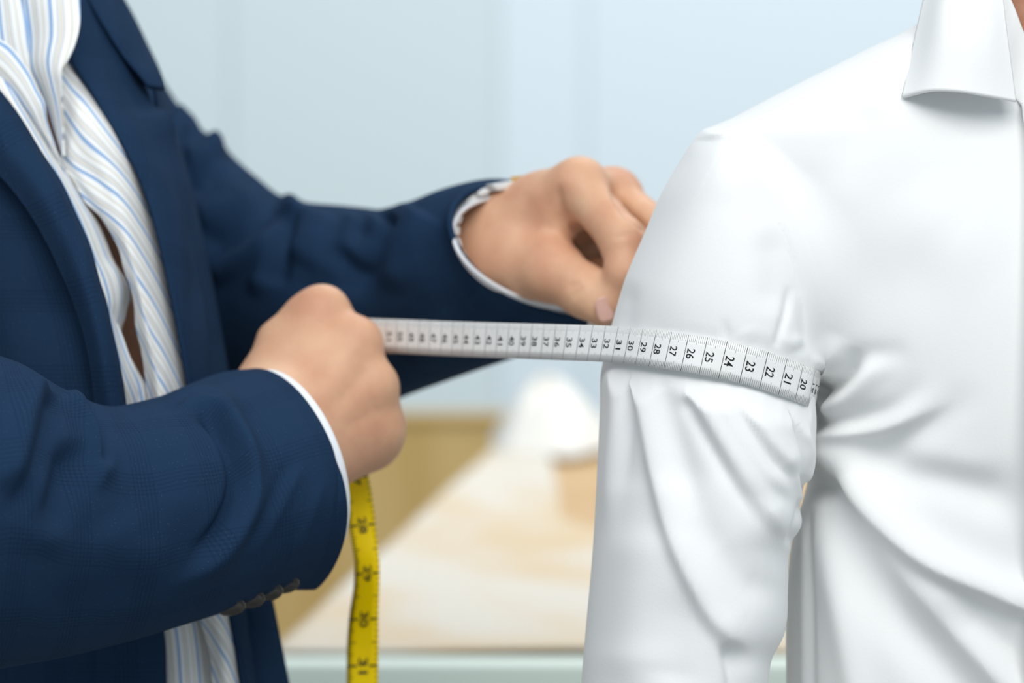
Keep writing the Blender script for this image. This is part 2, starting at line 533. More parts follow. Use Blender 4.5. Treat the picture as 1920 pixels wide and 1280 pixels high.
bevel_box('front_edge', (nl.x-0.01, near_y-0.03, ZT-0.05), (1.16, near_y, ZT+0.003), M_MINT, tb, base=TB)

M_CHECK = mat('beige_checked_fabric', lin(235, 230, 220), 0.85)
def check_nodes(m):
    tc = N(m, 'ShaderNodeTexCoord')
    no = N(m, 'ShaderNodeTexNoise', ins={'Scale': 3.6, 'Detail': 2.0})
    mp = N(m, 'ShaderNodeMapping'); mp.inputs['Scale'].default_value = (1.8, 1.0, 1.0)
    L_(m, tc, 'Object', mp, 'Vector'); L_(m, mp, 'Vector', no, 'Vector')
    r = N(m, 'ShaderNodeValToRGB'); e = r.color_ramp.elements
    e[0].position = 0.36; e[0].color = (*lin(210, 188, 156), 1)
    e[1].position = 0.58; e[1].color = (*lin(214, 210, 202), 1)
    L_(m, no, 'Fac', r, 0)
    sp = N(m, 'ShaderNodeSeparateXYZ'); L_(m, tc, 'Object', sp, 0)
    prev = r
    for ax, per in ((0, 0.012), (1, 0.03)):
        d = N(m, 'ShaderNodeMath', operation='DIVIDE'); d.inputs[1].default_value = per; L_(m, sp, ax, d, 0)
        fr = N(m, 'ShaderNodeMath', operation='FRACT'); L_(m, d, 0, fr, 0)
        lt = N(m, 'ShaderNodeMath', operation='LESS_THAN'); lt.inputs[1].default_value = 0.25; L_(m, fr, 0, lt, 0)
        ml = N(m, 'ShaderNodeMath', operation='MULTIPLY'); ml.inputs[1].default_value = 0.35; L_(m, lt, 0, ml, 0)
        mx = N(m, 'ShaderNodeMix', data_type='RGBA'); mx.inputs['B'].default_value = (*lin(214, 192, 158), 1)
        L_(m, ml, 0, mx, 'Factor'); L_(m, prev, 'Color' if prev is r else 'Result', mx, 'A'); prev = mx
    L_(m, prev, 'Result', BSDF(m), 'Base Color')
check_nodes(M_CHECK)
def cloth_on_table():
    nx, ny = 60, 110
    V = []
    for j in range(ny):
        v = j/(ny-1)
        L = nl+(far-nl)*(0.001+0.96*v)
        R_ = np.interp(v, [0, 0.30, 0.42, 0.5, 0.75, 1], [0.25, 0.2, 0.10, 0.034, 0.028, 0.024])
        for i in range(nx):
            u = i/(nx-1)
            x = L.x+0.012+(R_-L.x)*u
            V.append((x, L.y, ZT+0.004+0.0025*math.sin(9*x+5*L.y)*math.sin(7*L.y+u*4)+0.0025))
    f = [(j*nx+i, j*nx+i+1, (j+1)*nx+i+1, (j+1)*nx+i) for j in range(ny-1) for i in range(nx-1)]
    o = obj('fabric_sheet', V, np.array(f), M_CHECK, eye=False)
    md = o.modifiers.new('s', 'SOLIDIFY'); md.thickness = 0.002; md.offset = -1
    o['label'] = 'beige checked fabric spread flat over the work table'; o['category'] = 'fabric'
cloth_on_table()
# heap of white cloth at the far end
def cloth_heap():
    n, k = 46, 30
    c = plane_pt(1034, 862, ZT); sx = 0.052*1.0; 
    V = []
    for i in range(k):
        r = i/(k-1)
        for j in range(n):
            a = 2*math.pi*j/n
            rx = 0.066*r*(1+0.10*math.sin(3*a+1)); ry = 0.10*r*(1+0.1*math.sin(4*a))
            z = 0.064*(1-r**1.7)*(1+0.10*math.sin(5*a+2*r*3))
            V.append((c.x+rx*math.cos(a)-0.006*(1-r), c.y+0.08+ry*math.sin(a), ZT+0.007+max(0, z)))
    f = [(i*n+j, i*n+(j+1) % n, (i+1)*n+(j+1) % n, (i+1)*n+j) for i in range(k-1) for j in range(n)]
    o = obj('cloth_bundle', V, np.array(f), mat('cream_cotton', lin(230, 228, 222), 0.85), eye=False)
    o['label'] = 'white cloth bundle heaped at the far end of the table'; o['category'] = 'cloth'
cloth_heap()
# tan cabinet beyond the table
M_TAN = mat('tan_board', lin(206, 176, 116), 0.6)
wood_nodes(M_TAN, lin(210, 182, 124), lin(194, 162, 100), (6, 1, 1))
yc = 4.25
ct = un(np.array([958.0, 792.0, 4.2])); ctw = world(ct[None])[0]
ZC = float(ctw[2])
XC = float(ctw[0])
CB = (XC-0.6, yc+0.02, 0)
cb = root('low_partition', CB, 'low tan wooden partition behind the left edge of the table', 'partition')
bevel_box('board', (XC-1.2, yc+0.004, 0.05), (XC-0.004, yc+0.03, ZC-0.012), M_TAN, cb, base=CB)
bevel_box('top_rail', (XC-1.22, yc, ZC-0.012), (XC, yc+0.034, ZC), mat('dark_tan_board', lin(186, 156, 98), 0.6), cb, base=CB)
for x in (XC-1.0, XC-0.2):
    bevel_box('foot', (x-0.03, yc-0.1, 0), (x+0.03, yc+0.14, 0.05), M_TAN, cb, base=CB)

# ------------------------------------------------------------------ the tape's course (needed by the sleeve too)
LINES = {19: 1518.5, 20: 1496, 21: 1466, 22: 1431, 23: 1394, 24: 1356, 25: 1320, 26: 1285.5, 27: 1254, 28: 1226, 29: 1201, 30: 1178, 31: 1155.5,
         32: 1132.5, 33: 1109, 34: 1086, 35: 1062, 36: 1041, 37: 1019.6, 38: 998, 39: 977, 40: 955, 41: 934, 42: 913, 43: 891, 44: 870.6,
         45: 851, 46: 830, 47: 808, 48: 788, 49: 767, 50: 746, 51: 726, 52: 706}
tape_y = prof([(690, 628.5), (760, 631), (840, 634.5), (920, 637.5), (1000, 640), (1060, 642), (1140, 645), (1190, 649), (1240, 655.5), (1300, 664), (1350, 673.5), (1400, 685), (1440, 696.5), (1480, 711), (1510, 722.5), (1530, 731)])
def tape_course():
    ks = sorted(LINES)
    d = {23: 1.797}
    def step(a, b):
        pa = un(np.array([LINES[a], tape_y(LINES[a]), d[a]]))
        pb = un(np.array([LINES[b], tape_y(LINES[b]), d[a]]))
        l = np.hypot(pb[0]-pa[0], pb[1]-pa[1])
        return math.sqrt(max(0.0, 0.0101**2-l*l))
    for k in range(23, 52): d[k+1] = d[k]+step(k, k+1)
    for k in range(23, 19, -1): d[k-1] = d[k]+step(k, k-1)
    dd = np.array([d[k] for k in ks])
    sm = np.convolve(np.r_[dd[0]*2-dd[1], dd, dd[-1]*2-dd[-2]], [0.25, 0.5, 0.25], 'valid')
    return ks, np.array([[LINES[k], float(tape_y(LINES[k])), s] for k, s in zip(ks, sm)])
TK, TP = tape_course()

# ------------------------------------------------------------------ customer in the white shirt
CX = 1962.0                                    # px of the shirt's centre front
PB = world(un(np.array([[CX, 640, 1.9]])))[0]; PB = (float(PB[0]), float(PB[1]), 0.0)
person2 = root('person', PB, 'person in a plain white collared shirt standing with the arm hanging for measuring', 'person')

t_xl = prof([(-260, 1800), (-60, 1790), (0, 1762), (22, 1745), (100, 1610), (165, 1480), (220, 1376), (250, 1322), (285, 1318), (340, 1338), (420, 1375), (520, 1420), (640, 1468), (740, 1506), (830, 1524), (930, 1506), (1030, 1482), (1120, 1475), (1280, 1474), (1520, 1476)], 13)
t_b = prof([(-260, 0.070), (0, 0.076), (260, 0.092), (560, 0.109), (760, 0.112), (1000, 0.108), (1520, 0.104)], 61)
t_d = prof([(-260, 1.905), (260, 1.902), (560, 1.905), (1520, 1.915)], 61)
a_xl = prof([(200, 1352), (230, 1336), (256, 1313), (300, 1285), (370, 1240), (450, 1203), (540, 1166), (600, 1148), (640, 1137), (690, 1128), (760, 1125), (900, 1119), (1050, 1110), (1160, 1100), (1280, 1090), (1520, 1076)])
a_xr = prof([(200, 1350), (225, 1372), (250, 1398), (330, 1450), (450, 1505), (600, 1530), (700, 1531), (765, 1531), (840, 1528), (890, 1525), (930, 1507), (985, 1505), (1035, 1481), (1090, 1478), (1190, 1470), (1240, 1446), (1280, 1440), (1520, 1425)])
a_b = prof([(200, 0.02), (225, 0.035), (270, 0.052), (400, 0.057), (560, 0.0565), (650, 0.0545), (760, 0.056), (1000, 0.058), (1280, 0.056), (1520, 0.054)], 31)
a_d = prof([(200, 1.885), (300, 1.875), (500, 1.862), (650, 1.856), (900, 1.853), (1520, 1.845)])

def oval(P, xl, xr, b, dc, n, skew=0.0):
    px, py = pix(P)
    l, r = xl(py), xr(py)
    B = b(py)
    a = np.maximum((r-l)/2, 4); c = (l+r)/2
    D = dc(py)-skew*np.clip(px-c, -250, 250)
    A = a*D/F
    rr = ((np.abs((px-c)/a)+1e-6)**n+(np.abs((P[:, 2]-D)/B)+1e-6)**n)**(1/n)
    return (rr-1)*np.minimum(A, B), px, py

t_xr = lambda y: 2*CX-t_xl(y)
m_xl = lambda y: 2*CX-a_xr(y)
m_xr = lambda y: 2*CX-a_xl(y)
def arm_torso(P):
    ft, px, py = oval(P, t_xl, t_xr, t_b, t_d, t_n(pix(P)[1]))
    fa, _, _ = oval(P, a_xl, a_xr, a_b, a_d, 2.04, 1.0e-4)
    fm, _, _ = oval(P, m_xl, m_xr, a_b, a_d, 2.04, -1.0e-4)
    fa = np.maximum(fa, (249-py)/3900); fm = np.maximum(fm, (249-py)/3900)
    return ft, fa, fm, px, py
t_n = prof([(-260, 3.3), (0, 3.2), (180, 3.05), (380, 2.65), (620, 2.45), (1520, 2.4)], 91)
k_blend = prof([(-260, 0.006), (240, 0.006), (340, 0.024), (560, 0.028), (640, 0.018), (720, 0.005), (775, 0.0012), (1520, 0.0012)], 21)
def f_shirt(P):
    ft, fa, fm, px, py = arm_torso(P)
    k = np.maximum(k_blend(py), 0.001)
    f = smin(smin(ft, fa, k), fm, k)
    neck = 195-0.0091*(px-CX)**2           # the neck opening
    f = np.maximum(f, np.minimum((neck-py)/3900, (1.93-P[:, 2])*2))
    return np.maximum(f, np.maximum((-40-py)/3900, (py-1500)/3900))

SEAM = np.array([(1300, 262), (1330, 258), (1354, 254), (1379, 284), (1426, 343), (1459, 402), (1490, 480), (1508, 560), (1516, 640), (1520, 700)], float)
seam_curve = cr(SEAM, 60)

body_folds = Folds([
    # pulls at the armpit above and beside the tape
    ([(1524, 742), (1560, 728), (1592, 694), (1608, 650)], 17, -0.0085, 'g', (0.05, 0.45)),
    ([(1528, 700), (1552, 668), (1570, 622)], 24, 0.0045, 'g', (0.2, 0.6)),
    ([(1535, 764), (1592, 742), (1640, 690), (1690, 655)], 22, 0.006, 'g', (0.1, 0.6)),
    ([(1545, 782), (1610, 786), (1680, 764), (1740, 700)], 20, -0.005, 'g', (0.2, 0.6)),
    ([(1548, 808), (1640, 808), (1730, 772), (1800, 735)], 20, 0.0055, 'a', (0.15, 0.5)),
    ([(1600, 845), (1680, 835), (1780, 770), (1860, 720)], 30, -0.003, 'g', (0.3, 0.5)),
    ([(1560, 665), (1640, 668), (1720, 655)], 20, -0.0025, 'g', (0.3, 0.5)),
    # long falls from the armpit
    ([(1530, 800), (1565, 875), (1630, 960), (1730, 1042), (1880, 1118), (2040, 1180)], 26, 0.0095, 'a', (0.04, 0.25)),
    ([(1550, 826), (1660, 870), (1800, 905), (1960, 975)], 42, -0.0065, 'g', (0.2, 0.3)),
    ([(1620, 835), (1740, 860), (1900, 890)], 30, 0.003, 'g', (0.4, 0.4)),
    ([(1532, 860), (1580, 985), (1650, 1110), (1760, 1240), (1870, 1380)], 42, -0.009, 'g', (0.08, 0.1)),
    ([(1528, 900), (1552, 1010), (1585, 1160), (1610, 1300), (1625, 1450)], 28, 0.006, 'g', (0.1, 0.0)),
    ([(1640, 1010), (1740, 1130), (1850, 1250), (1960, 1380)], 32, 0.006, 'a', (0.3, 0.1)),
    ([(1760, 1110), (1870, 1200), (2000, 1300)], 34, -0.005, 'g', (0.3, 0.3)),
    ([(1515, 930), (1521, 1050), (1522, 1200), (1524, 1450)], 7, -0.0016, 'g', (0.1, 0)),
    ([(1508, 930), (1508, 1050), (1508, 1200), (1510, 1450)], 8, 0.0016, 'g', (0.1, 0)),
    # soft drape towards the collar
    ([(1640, 180), (1600, 270), (1580, 380)], 40, -0.0025, 'g', (0.3, 0.6)),
    
    ([(1560, 560), (1700, 520), (1820, 530)], 70, -0.002, 'g', (0.4, 0.4)),
    ([(1700, 330), (1760, 430), (1880, 520)], 70, 0.002, 'g', (0.4, 0.4)),
], 1.12, 0.95)
seam_folds = Folds([
    # the edge of the armhole seam and its stitched band
    ([(1290, 263), (1330, 257), (1356, 253), (1380, 284), (1426, 343), (1459, 402), (1490, 480), (1508, 560), (1514, 620), (1516, 690)], 6, -0.0022, 's', (0.1, 0.12)),
    ([(1405, 272), (1450, 330), (1493, 411), (1531, 512), (1543, 590), (1540, 690)], 7, -0.0006, 'g', (0.2, 0.2)),
    ([(1390, 264), (1432, 330), (1476, 410), (1512, 505), (1526, 590), (1528, 690)], 12, 0.0003, 'g', (0.2, 0.2)),
])
tape_pts = [(1100, 643), (1140, 645), (1190, 649), (1240, 655.5), (1300, 664), (1350, 673.5), (1400, 685), (1440, 696.5), (1480, 711), (1510, 722.5), (1530, 731)]
sleeve_folds = Folds([
    (tape_pts, 40, -0.0012, 'g', (0, 0)),
    ([(p[0]+4, p[1]+62) for p in tape_pts], 26, 0.0006, 'g', (0, 0)),
    # falls below the tape
    ([(1193, 690), (1214, 780), (1238, 900), (1290, 1065), (1355, 1178), (1425, 1222)], 20, 0.0062, 'a', (0.05, 0.15)),
    ([(1228, 705), (1262, 830), (1300, 945), (1345, 1040)], 24, -0.0048, 'g', (0.05, 0.5)),
    ([(1158, 688), (1156, 780), (1146, 900), (1136, 1040)], 13, 0.0035, 'g', (0.05, 0.5)),
    ([(1176, 690), (1178, 780), (1172, 930)], 10, -0.003, 'g', (0.05, 0.6)),
    ([(1292, 715), (1322, 775), (1365, 850), (1425, 945), (1486, 1008)], 17, 0.0068, 'a', (0.06, 0.2)),
    ([(1280, 735), (1326, 810), (1388, 910), (1452, 990)], 15, -0.0036, 'g', (0.1, 0.3)),
    ([(1385, 730), (1412, 785), (1450, 840), (1500, 892)], 14, 0.0052, 'a', (0.06, 0.2)),
    ([(1372, 742), (1402, 800), (1450, 868), (1502, 905)], 12, -0.0030, 'g', (0.1, 0.3)),
    ([(1350, 720), (1382, 790), (1436, 875), (1500, 950)], 12, 0.003, 'g', (0.1, 0.3)),
    ([(1430, 740), (1465, 775), (1502, 800)], 9, 0.002, 'g', (0.2, 0.4)),
    ([(1300, 960), (1350, 1040), (1420, 1100), (1478, 1090)], 26, -0.003, 'g', (0.3, 0.3)),
    ([(1352, 1198), (1366, 1240), (1378, 1330), (1384, 1450)], 13, -0.0055, 'a', (0.15, 0)),
    ([(1392, 1215), (1400, 1290), (1404, 1400)], 20, 0.003, 'g', (0.3, 0)),
    ([(1210, 930), (1200, 1100), (1180, 1300)], 40, 0.003, 'g', (0.3, 0.2)),
    ([(1300, 1080), (1270, 1180), (1250, 1300)], 40, -0.003, 'g', (0.4, 0.2)),
    # underarm seam under the tape
    ([(1474, 742), (1492, 790), (1506, 840), (1511, 895), (1512, 940)], 5, -0.0055, 'g', (0.05, 0.2)),
    ([(1479, 740), (1498, 788), (1513, 840), (1519, 890)], 8, 0.0036, 'g', (0.05, 0.3)),
    ([(1508, 930), (1488, 1000), (1478, 1030)], 8, -0.003, 'g', (0.2, 0.2)),
    # upper sleeve
    ([(1484, 528), (1478, 575), (1464, 620), (1455, 655)], 6, -0.0020, 'g', (0.3, 0.1)),
    ([(1494, 540), (1492, 590), (1480, 650)], 14, 0.0005, 'g', (0.2, 0.2)),
    ([(1470, 650), (1496, 640), (1512, 628)], 9, 0.0012, 'g', (0.2, 0.3)),
    ([(1480, 666), (1505, 658), (1520, 652)], 7, -0.0009, 'g', (0.2, 0.3)),
    ([(1357, 590), (1361, 640), (1362, 680)], 7, -0.0016, 'g', (0.4, 0)),
    ([(1385, 620), (1400, 650)], 16, 0.001, 'g', (0.3, 0.3)),
    ([(1330, 300), (1300, 420), (1250, 560), (1225, 640)], 45, 0.002, 'g', (0.3, 0.3)),
    ([(1440, 420), (1452, 500), (1440, 600)], 26, -0.002, 'g', (0.3, 0.3)),
    ([(1190, 520), (1175, 580), (1165, 640)], 16, -0.0016, 'g', (0.4, 0.2)),
], 1.3, 0.85)
H_S = 0.00165
V, Q, n = sdf_mesh(f_shirt, [-0.0+(1040-960)/F*1.85-0.02, (-60-640)/F*1.9, 1.77], [(2*CX-1040-960)/F*1.95, (1515-640)/F*1.95, 2.04], H_S, margin=2.6)
px, py = pix(V)
ft, fa, fm, _, _ = arm_torso(V)
sx = np.interp(py, seam_curve[:, 1], seam_curve[:, 0], left=1300)
is_sleeve = np.where(py < 700, (px < sx) & (py > 254), (fa < ft) & (px < 1600))
is_mirror = np.where(py < 700, (2*CX-px < sx) & (py > 254), (fm < ft) & (px > CX))
front = np.clip(-n[:, 2]*4+0.6, 0, 1)
db, ds = body_folds(px, py), sleeve_folds(px, py)
upper_blend = np.clip((px-sx)/14+0.5, 0, 1)
wt = np.where(py < 700, upper_blend, np.where(is_sleeve, 0.0, 1.0))
V = V+n*((db*np.maximum(wt, 0) + ds*(1-wt)+seam_folds(px, py)*(py < 720))*front)[:, None]
# the tape pulls the cloth in: nothing under the band stands in front of it
px, py = pix(V)
tx, ty, td = TP[::-1].T
tyy = np.interp(px, tx, ty); tdd = np.interp(px, tx, td)
off = np.abs(py-tyy)*0.97
lim = tdd+0.0014-0.00005*np.maximum(off-36, 0)-0.0000022*np.maximum(off-36, 0)**2
inband = (n[:, 2] < 0.3) & (px > 1128) & (px < 1526) & (off < 260) & (V[:, 2] < lim+0.003)
sft = lim-V[:, 2]; sft = np.where(sft > 0.003, sft, (sft+0.003)**2/0.012); dz = sft[inband]
V[inband] *= (1+dz/V[inband][:, 2])[:, None]
fs = is_sleeve[Q].mean(1) > 0.5; fmir = is_mirror[Q].mean(1) > 0.5
shirt_v, shirt_q = split_mesh(V, Q, ~fs & ~fmir)
shirt = obj('shirt', shirt_v, shirt_q, M_WHITE, person2, PB)
sv, sq = split_mesh(V, Q, fs)
obj('sleeve', sv, sq, M_WHITE, shirt, PB)
sv, sq = split_mesh(V, Q, fmir)
obj('sleeve', sv, sq, M_WHITE, shirt, PB)
NSH = len(V)

# collar: stand, leaf, front strip with buttons
def mir(pts): return [(2*CX-p[0], p[1], p[2]) for p in pts]
leaf_top = [(1876, -45, 1.824), (1850, -64, 1.826), (1815, -85, 1.842), (1770, -92, 1.88), (1758, -95, 1.93)]
leaf_mid = [(1889, 60, 1.809), (1850, 48, 1.804), (1800, 36, 1.807), (1752, 26, 1.822), (1728, 10, 1.855)]
leaf_low = [(1906, 190, 1.802), (1850, 180, 1.797), (1795, 171, 1.796), (1742, 170, 1.802), (1690, 181, 1.817)]
def collar_leaf(flip):
    cs = [leaf_top, leaf_mid, leaf_low]
    if flip: cs = [mir(c) for c in cs]
    return sheet('collar', cs, M_WHITE, shirt, PB, nu=50, nv=70, thick=0.0016)
collar_leaf(False); collar_leaf(True)
st_top = [(1972, 160, 1.828), (1956, 122, 1.830), (1926, 72, 1.830), (1898, 4, 1.834), (1868, -55, 1.848), (1838, -98, 1.888), (1834, -105, 1.93)]
st_low = [(1974, 226, 1.806), (1950, 215, 1.808), (1926, 205, 1.808), (1905, 185, 1.814), (1868, 120, 1.815), (1826, 40, 1.84), (1800, 0, 1.90)]
for fl_ in (0, 1):
    a, b = (st_top, st_low) if not fl_ else (mir(st_top), mir(st_low))
    sheet('collar_stand', [a, b], M_WHITE, shirt, PB, nu=30, nv=60, thick=0.0014)
pl = [[(1915, 192, 1.809), (1923, 260, 1.803), (1926, 500, 1.790), (1925, 800, 1.785), (1924, 1100, 1.798), (1924, 1500, 1.80)],
      [(2006, 188, 1.806), (2008, 300, 1.797), (2008, 500, 1.788), (2008, 800, 1.785), (2008, 1100, 1.798), (2008, 1500, 1.80)]]
sheet('placket', pl, M_WHITE, shirt, PB, nu=14, nv=140, thick=0.0025)

# body under the shirt: neck, chest and arms in one surface
def f_body2(P):
    ft, fa, fm, px, py = arm_torso(P)
    f = smin(smin(ft, fa, 0.01), fm, 0.01)+0.010
    f = np.maximum(f, (60-py)/3900)
    f = np.maximum(f, (py-1480)/3900)
    nk = rcone(P, un(np.array([CX+0., 120, 1.905])), un(np.array([CX+0., -330, 1.895])), 0.064, 0.056)
    return smin(f, nk, 0.02)
V, Q, n = sdf_mesh(f_body2, [(1040-960)/F*1.85-0.02, (-420-640)/F*1.9, 1.78], [(2*CX-1040-960)/F*1.95, (1500-640)/F*1.95, 2.03], 0.004, margin=2.6)
obj('body', V, Q, M_SKIN2, person2, PB)

# ------------------------------------------------------------------ tape measure
TPB = world(un(np.array([[690, 632, 2.02]])))[0]; TPB = tuple(float(x) for x in TPB)
tape = root('tape_measure', TPB, 'tape measure with a white side stretched round the upper arm and a yellow tail', 'tape measure')
WT = 0.0181
# course: from cm 53 inside the fist to the arm, round the armpit and back behind the arm to the far hand
right_part = [tuple(p) for p in TP][::-1]                 # cm 52 ... 19
course = right_part+[(1529, 731, 1.836), (1529.5, 734, 1.856), (1512, 731, 1.892), (1460, 716, 1.915), (1380, 690, 1.924), (1290, 655, 1.93), (1215, 620, 1.950), (1165, 600, 1.972), (1128, 588, 1.984), (1105, 586, 1.990)]
cmv = [52-i for i in range(34)]
for a, b in zip(course[33:-1], course[34:]):
    A_, B_ = un(np.array([a, b])); cmv.append(cmv[-1]-np.linalg.norm(A_-B_)*100)
course = [(668, 627.5, 2.030)]+course; cmv = [53.8]+cmv
course = np.array(course); cmv = np.array(cmv)
shear = np.interp(course[:, 0], [690, 850, 1000, 1100, 1226, 1320, 1431, 1500, 1530], [0.03, 0.04, 0.10, 0.17, 0.225, 0.235, 0.25, 0.25, 0.2])
TDEN = 700
idx = np.linspace(0, len(course)-1, TDEN)
def dens(a): return np.interp(idx, np.arange(len(course)), a)
cD = np.stack([np.array(cr(np.c_[np.arange(len(course)), course[:, k]], TDEN, chord=False)[:, 1]) for k in range(3)], -1)
cmD = dens(cmv); shD = dens(shear)
PT = un(cD)
tan = np.gradient(PT, axis=0); tan /= np.linalg.norm(tan, axis=1, keepdims=True)
up0 = np.stack([shD, -np.ones(TDEN), np.zeros(TDEN)], -1)
up0 /= np.linalg.norm(up0, axis=1, keepdims=True)
# the cross lines run square to the tape: give the up vector the depth that makes it so where that is well posed
upd = -(tan[:, 0]*up0[:, 0]+tan[:, 1]*up0[:, 1])/np.where(np.abs(tan[:, 2]) < 0.35, np.inf, tan[:, 2])
UP = up0+np.c_[np.zeros(TDEN), np.zeros(TDEN), np.clip(upd, -0.3, 0.3)]
ker = np.ones(25)/25
UP = np.stack([np.convolve(np.pad(UP[:, k], 12, 'edge'), ker, 'valid') for k in range(3)], -1)
UP /= np.linalg.norm(UP, axis=1, keepdims=True)
NT = np.cross(tan, UP); NT /= np.linalg.norm(NT, axis=1, keepdims=True)
mid = len(NT)//2
if NT[250][2] > 0: NT = -NT
def tape_at(cm, v, lift=0.0):           # cm along the tape, v across (-0.5 lower edge .. 0.5 upper edge)
    cm = np.asarray(cm, float); v = np.asarray(v, float)
    q = -cm
    g = lambda A: np.stack([np.interp(q, -cmD, A[:, k]) for k in range(3)], -1)
    return g(PT)+g(UP)*(v*WT)[..., None]+g(NT)*(np.asarray(lift)+0.0008)[..., None]
nv_, nu_ = 420, 5
cc = np.linspace(53.8, cmv[-1], nv_)
G = tape_at(np.repeat(cc[:, None], nu_, 1), np.repeat(np.linspace(-0.5, 0.5, nu_)[None], nv_, 0), np.zeros((nv_, nu_)))
Gb = tape_at(np.repeat(cc[:, None], nu_, 1), np.repeat(np.linspace(-0.5, 0.5, nu_)[None], nv_, 0), np.full((nv_, nu_), -0.0006))
i = np.arange(nv_-1)[:, None]*nu_; j = np.arange(nu_-1)[None]
f = np.stack([i+j, i+j+1, i+nu_+j+1, i+nu_+j], -1).reshape(-1, 4)
k_ = nv_*nu_
e1_ = np.stack([i[:, 0], i[:, 0]+nu_, i[:, 0]+nu_+k_, i[:, 0]+k_], -1); e2_ = e1_+nu_-1
white = obj('white_band', np.concatenate([G.reshape(-1, 3), Gb.reshape(-1, 3)]), np.concatenate([f, f[:, ::-1]+k_, e1_, e2_[:, ::-1]]), M_TAPE, tape, TPB)

# printed glyphs: meshes made once from the built-in lettering, then laid onto the tape
GL = {}
def glyph(s):
    if s in GL: return GL[s]
    cu = bpy.data.curves.new('glyph', 'FONT'); cu.body = s; cu.size = 1.0; cu.resolution_u = 4; cu.offset = 0.010
    o = bpy.data.objects.new('glyph', cu); C.objects.link(o)
    dg = bpy.context.evaluated_depsgraph_get(); ev = o.evaluated_get(dg); me = ev.to_mesh()
    V_ = np.array([v.co[:2] for v in me.vertices]); F_ = [tuple(p.vertices) for p in me.polygons]
    ev.to_mesh_clear(); bpy.data.objects.remove(o); bpy.data.curves.remove(cu)
    mn, mx = V_.min(0), V_.max(0)
    V_ = (V_-[(mn[0]+mx[0])/2, mn[1]])/(mx[1]-mn[1])
    GL[s] = (V_, F_); return GL[s]

class Print:
    def __init__(s): s.V, s.F, s.n = [], [], 0
    def add(s, P, faces):
        s.V.append(P); s.F += [tuple(x+s.n for x in f) for f in faces]; s.n += len(P)
pr = Print(); pt = Print(); LIFT = 0.00012
def bar(fn, pr, c0, c1, v0, v1, seg=1):
    vs = np.linspace(v0, v1, seg+1)
    P = np.concatenate([fn(np.full(seg+1, c0), vs, np.full(seg+1, LIFT)), fn(np.full(seg+1, c1), vs, np.full(seg+1, LIFT))])
    pr.add(P, [(i, i+1, seg+1+i+1, seg+1+i) for i in range(seg)])
for cm in range(18, 54):
    bar(tape_at, pr, cm-0.014, cm+0.014, -0.5, 0.5, 4)
    for k in range(1, 10):
        ln = 0.24 if k == 5 else 0.19
        x = cm-k*0.1
        bar(tape_at, pt, x-0.007, x+0.007, 0.5-ln, 0.5); bar(tape_at, pt, x-0.007, x+0.007, -0.5, -0.5+ln)
for cm in range(17, 54):
    Vg, Fg = glyph(str(cm))
    hgt = 0.43; wdt = (Vg[:, 0].max()-Vg[:, 0].min())
    sc_x = 0.0049/WT/max(wdt, 0.1) if cm > 9 else 0.2
    # letters stand with their tops towards the lower numbers and read down across the tape
    pr.add(tape_at(cm-0.10-Vg[:, 1]*hgt, -Vg[:, 0]*sc_x-0.0, np.full(len(Vg), LIFT)), Fg)
mk = obj('printed_scale', np.concatenate(pr.V), np.array([tuple(f) for f in pr.F], dtype=object), M_INK, white, TPB, smooth=False)
mk['kind'] = 'stuff'

mk = obj('printed_ticks', np.concatenate(pt.V), np.array([tuple(f) for f in pt.F], dtype=object), mat('grey_ink', lin(78, 82, 88), 0.6), white, TPB, smooth=False)
mk['kind'] = 'stuff'

# yellow tail hanging from the fist
YL = [(636, 860, 2.012), (643, 905, 2.012), (650, 958, 2.013), (659, 1015, 2.014), (665, 1060, 2.018), (663, 1100, 2.022), (656, 1145, 2.024), (651, 1200, 2.022), (650, 1260, 2.02), (650, 1420, 2.02)]
YR = [(682, 855, 2.022), (691, 893, 2.022), (699, 940, 2.020), (706, 1000, 2.018), (711, 1050, 2.014), (711, 1090, 2.012), (709, 1140, 2.012), (709, 1195, 2.014), (709, 1255, 2.018), (708, 1420, 2.02)]
ya, yb = cr(YL, 300), cr(YR, 300)
yp = np.linspace(0, 1, 300)
# inch value along the tail, fixed by where the inch marks stand
ymid = (ya[:, 1]+yb[:, 1])/2
inch = np.interp(ymid, [850, 895, 984, 1074.5, 1160, 1247.5, 1335, 1420], [26.5, 27.0, 28.0, 29.0, 30.0, 31.0, 32.0, 33.0])
def tail_at(c, v, lift=0.0):
    c = np.asarray(c, float); v = np.asarray(v, float)
    tl = np.interp(c, inch, yp)
    g = lambda A: np.stack([np.interp(tl, yp, A[:, k]) for k in range(3)], -1)
    P = un(g(ya)*(0.5-v)[..., None]+g(yb)*(0.5+v)[..., None])
    return P+np.array([0, 0, -1.0])*(np.asarray(lift))[..., None]
yel = sheet('yellow_tail', [YL, YR], M_YELLOW, tape, TPB, nu=5, nv=160, thick=0.0005)
py_ = Print(); LIFT = 0.0006
for i in range(27, 33):
    bar(tail_at, py_, i-0.018, i+0.018, -0.5, -0.17); bar(tail_at, py_, i-0.018, i+0.018, 0.22, 0.5)
    for k in range(1, 16):
        ln = 0.28 if k == 8 else 0.2 if k % 4 == 0 else 0.14
        x = i-1+k/16
        bar(tail_at, py_, x-0.009, x+0.009, -0.5, -0.5+ln)
        if k % 2 == 0: bar(tail_at, py_, x-0.009, x+0.009, 0.5-(0.2 if k == 8 else 0.09), 0.5)
    Vg, Fg = glyph(str(i))
    # these digits lie sideways, tops to the right, reading down the tail
    s0 = 0.34/(Vg[:, 0].max()-Vg[:, 0].min())
    py_.add(tail_at(i+Vg[:, 0]*s0, -0.13+Vg[:, 1]*0.30, np.full(len(Vg), LIFT)), Fg)
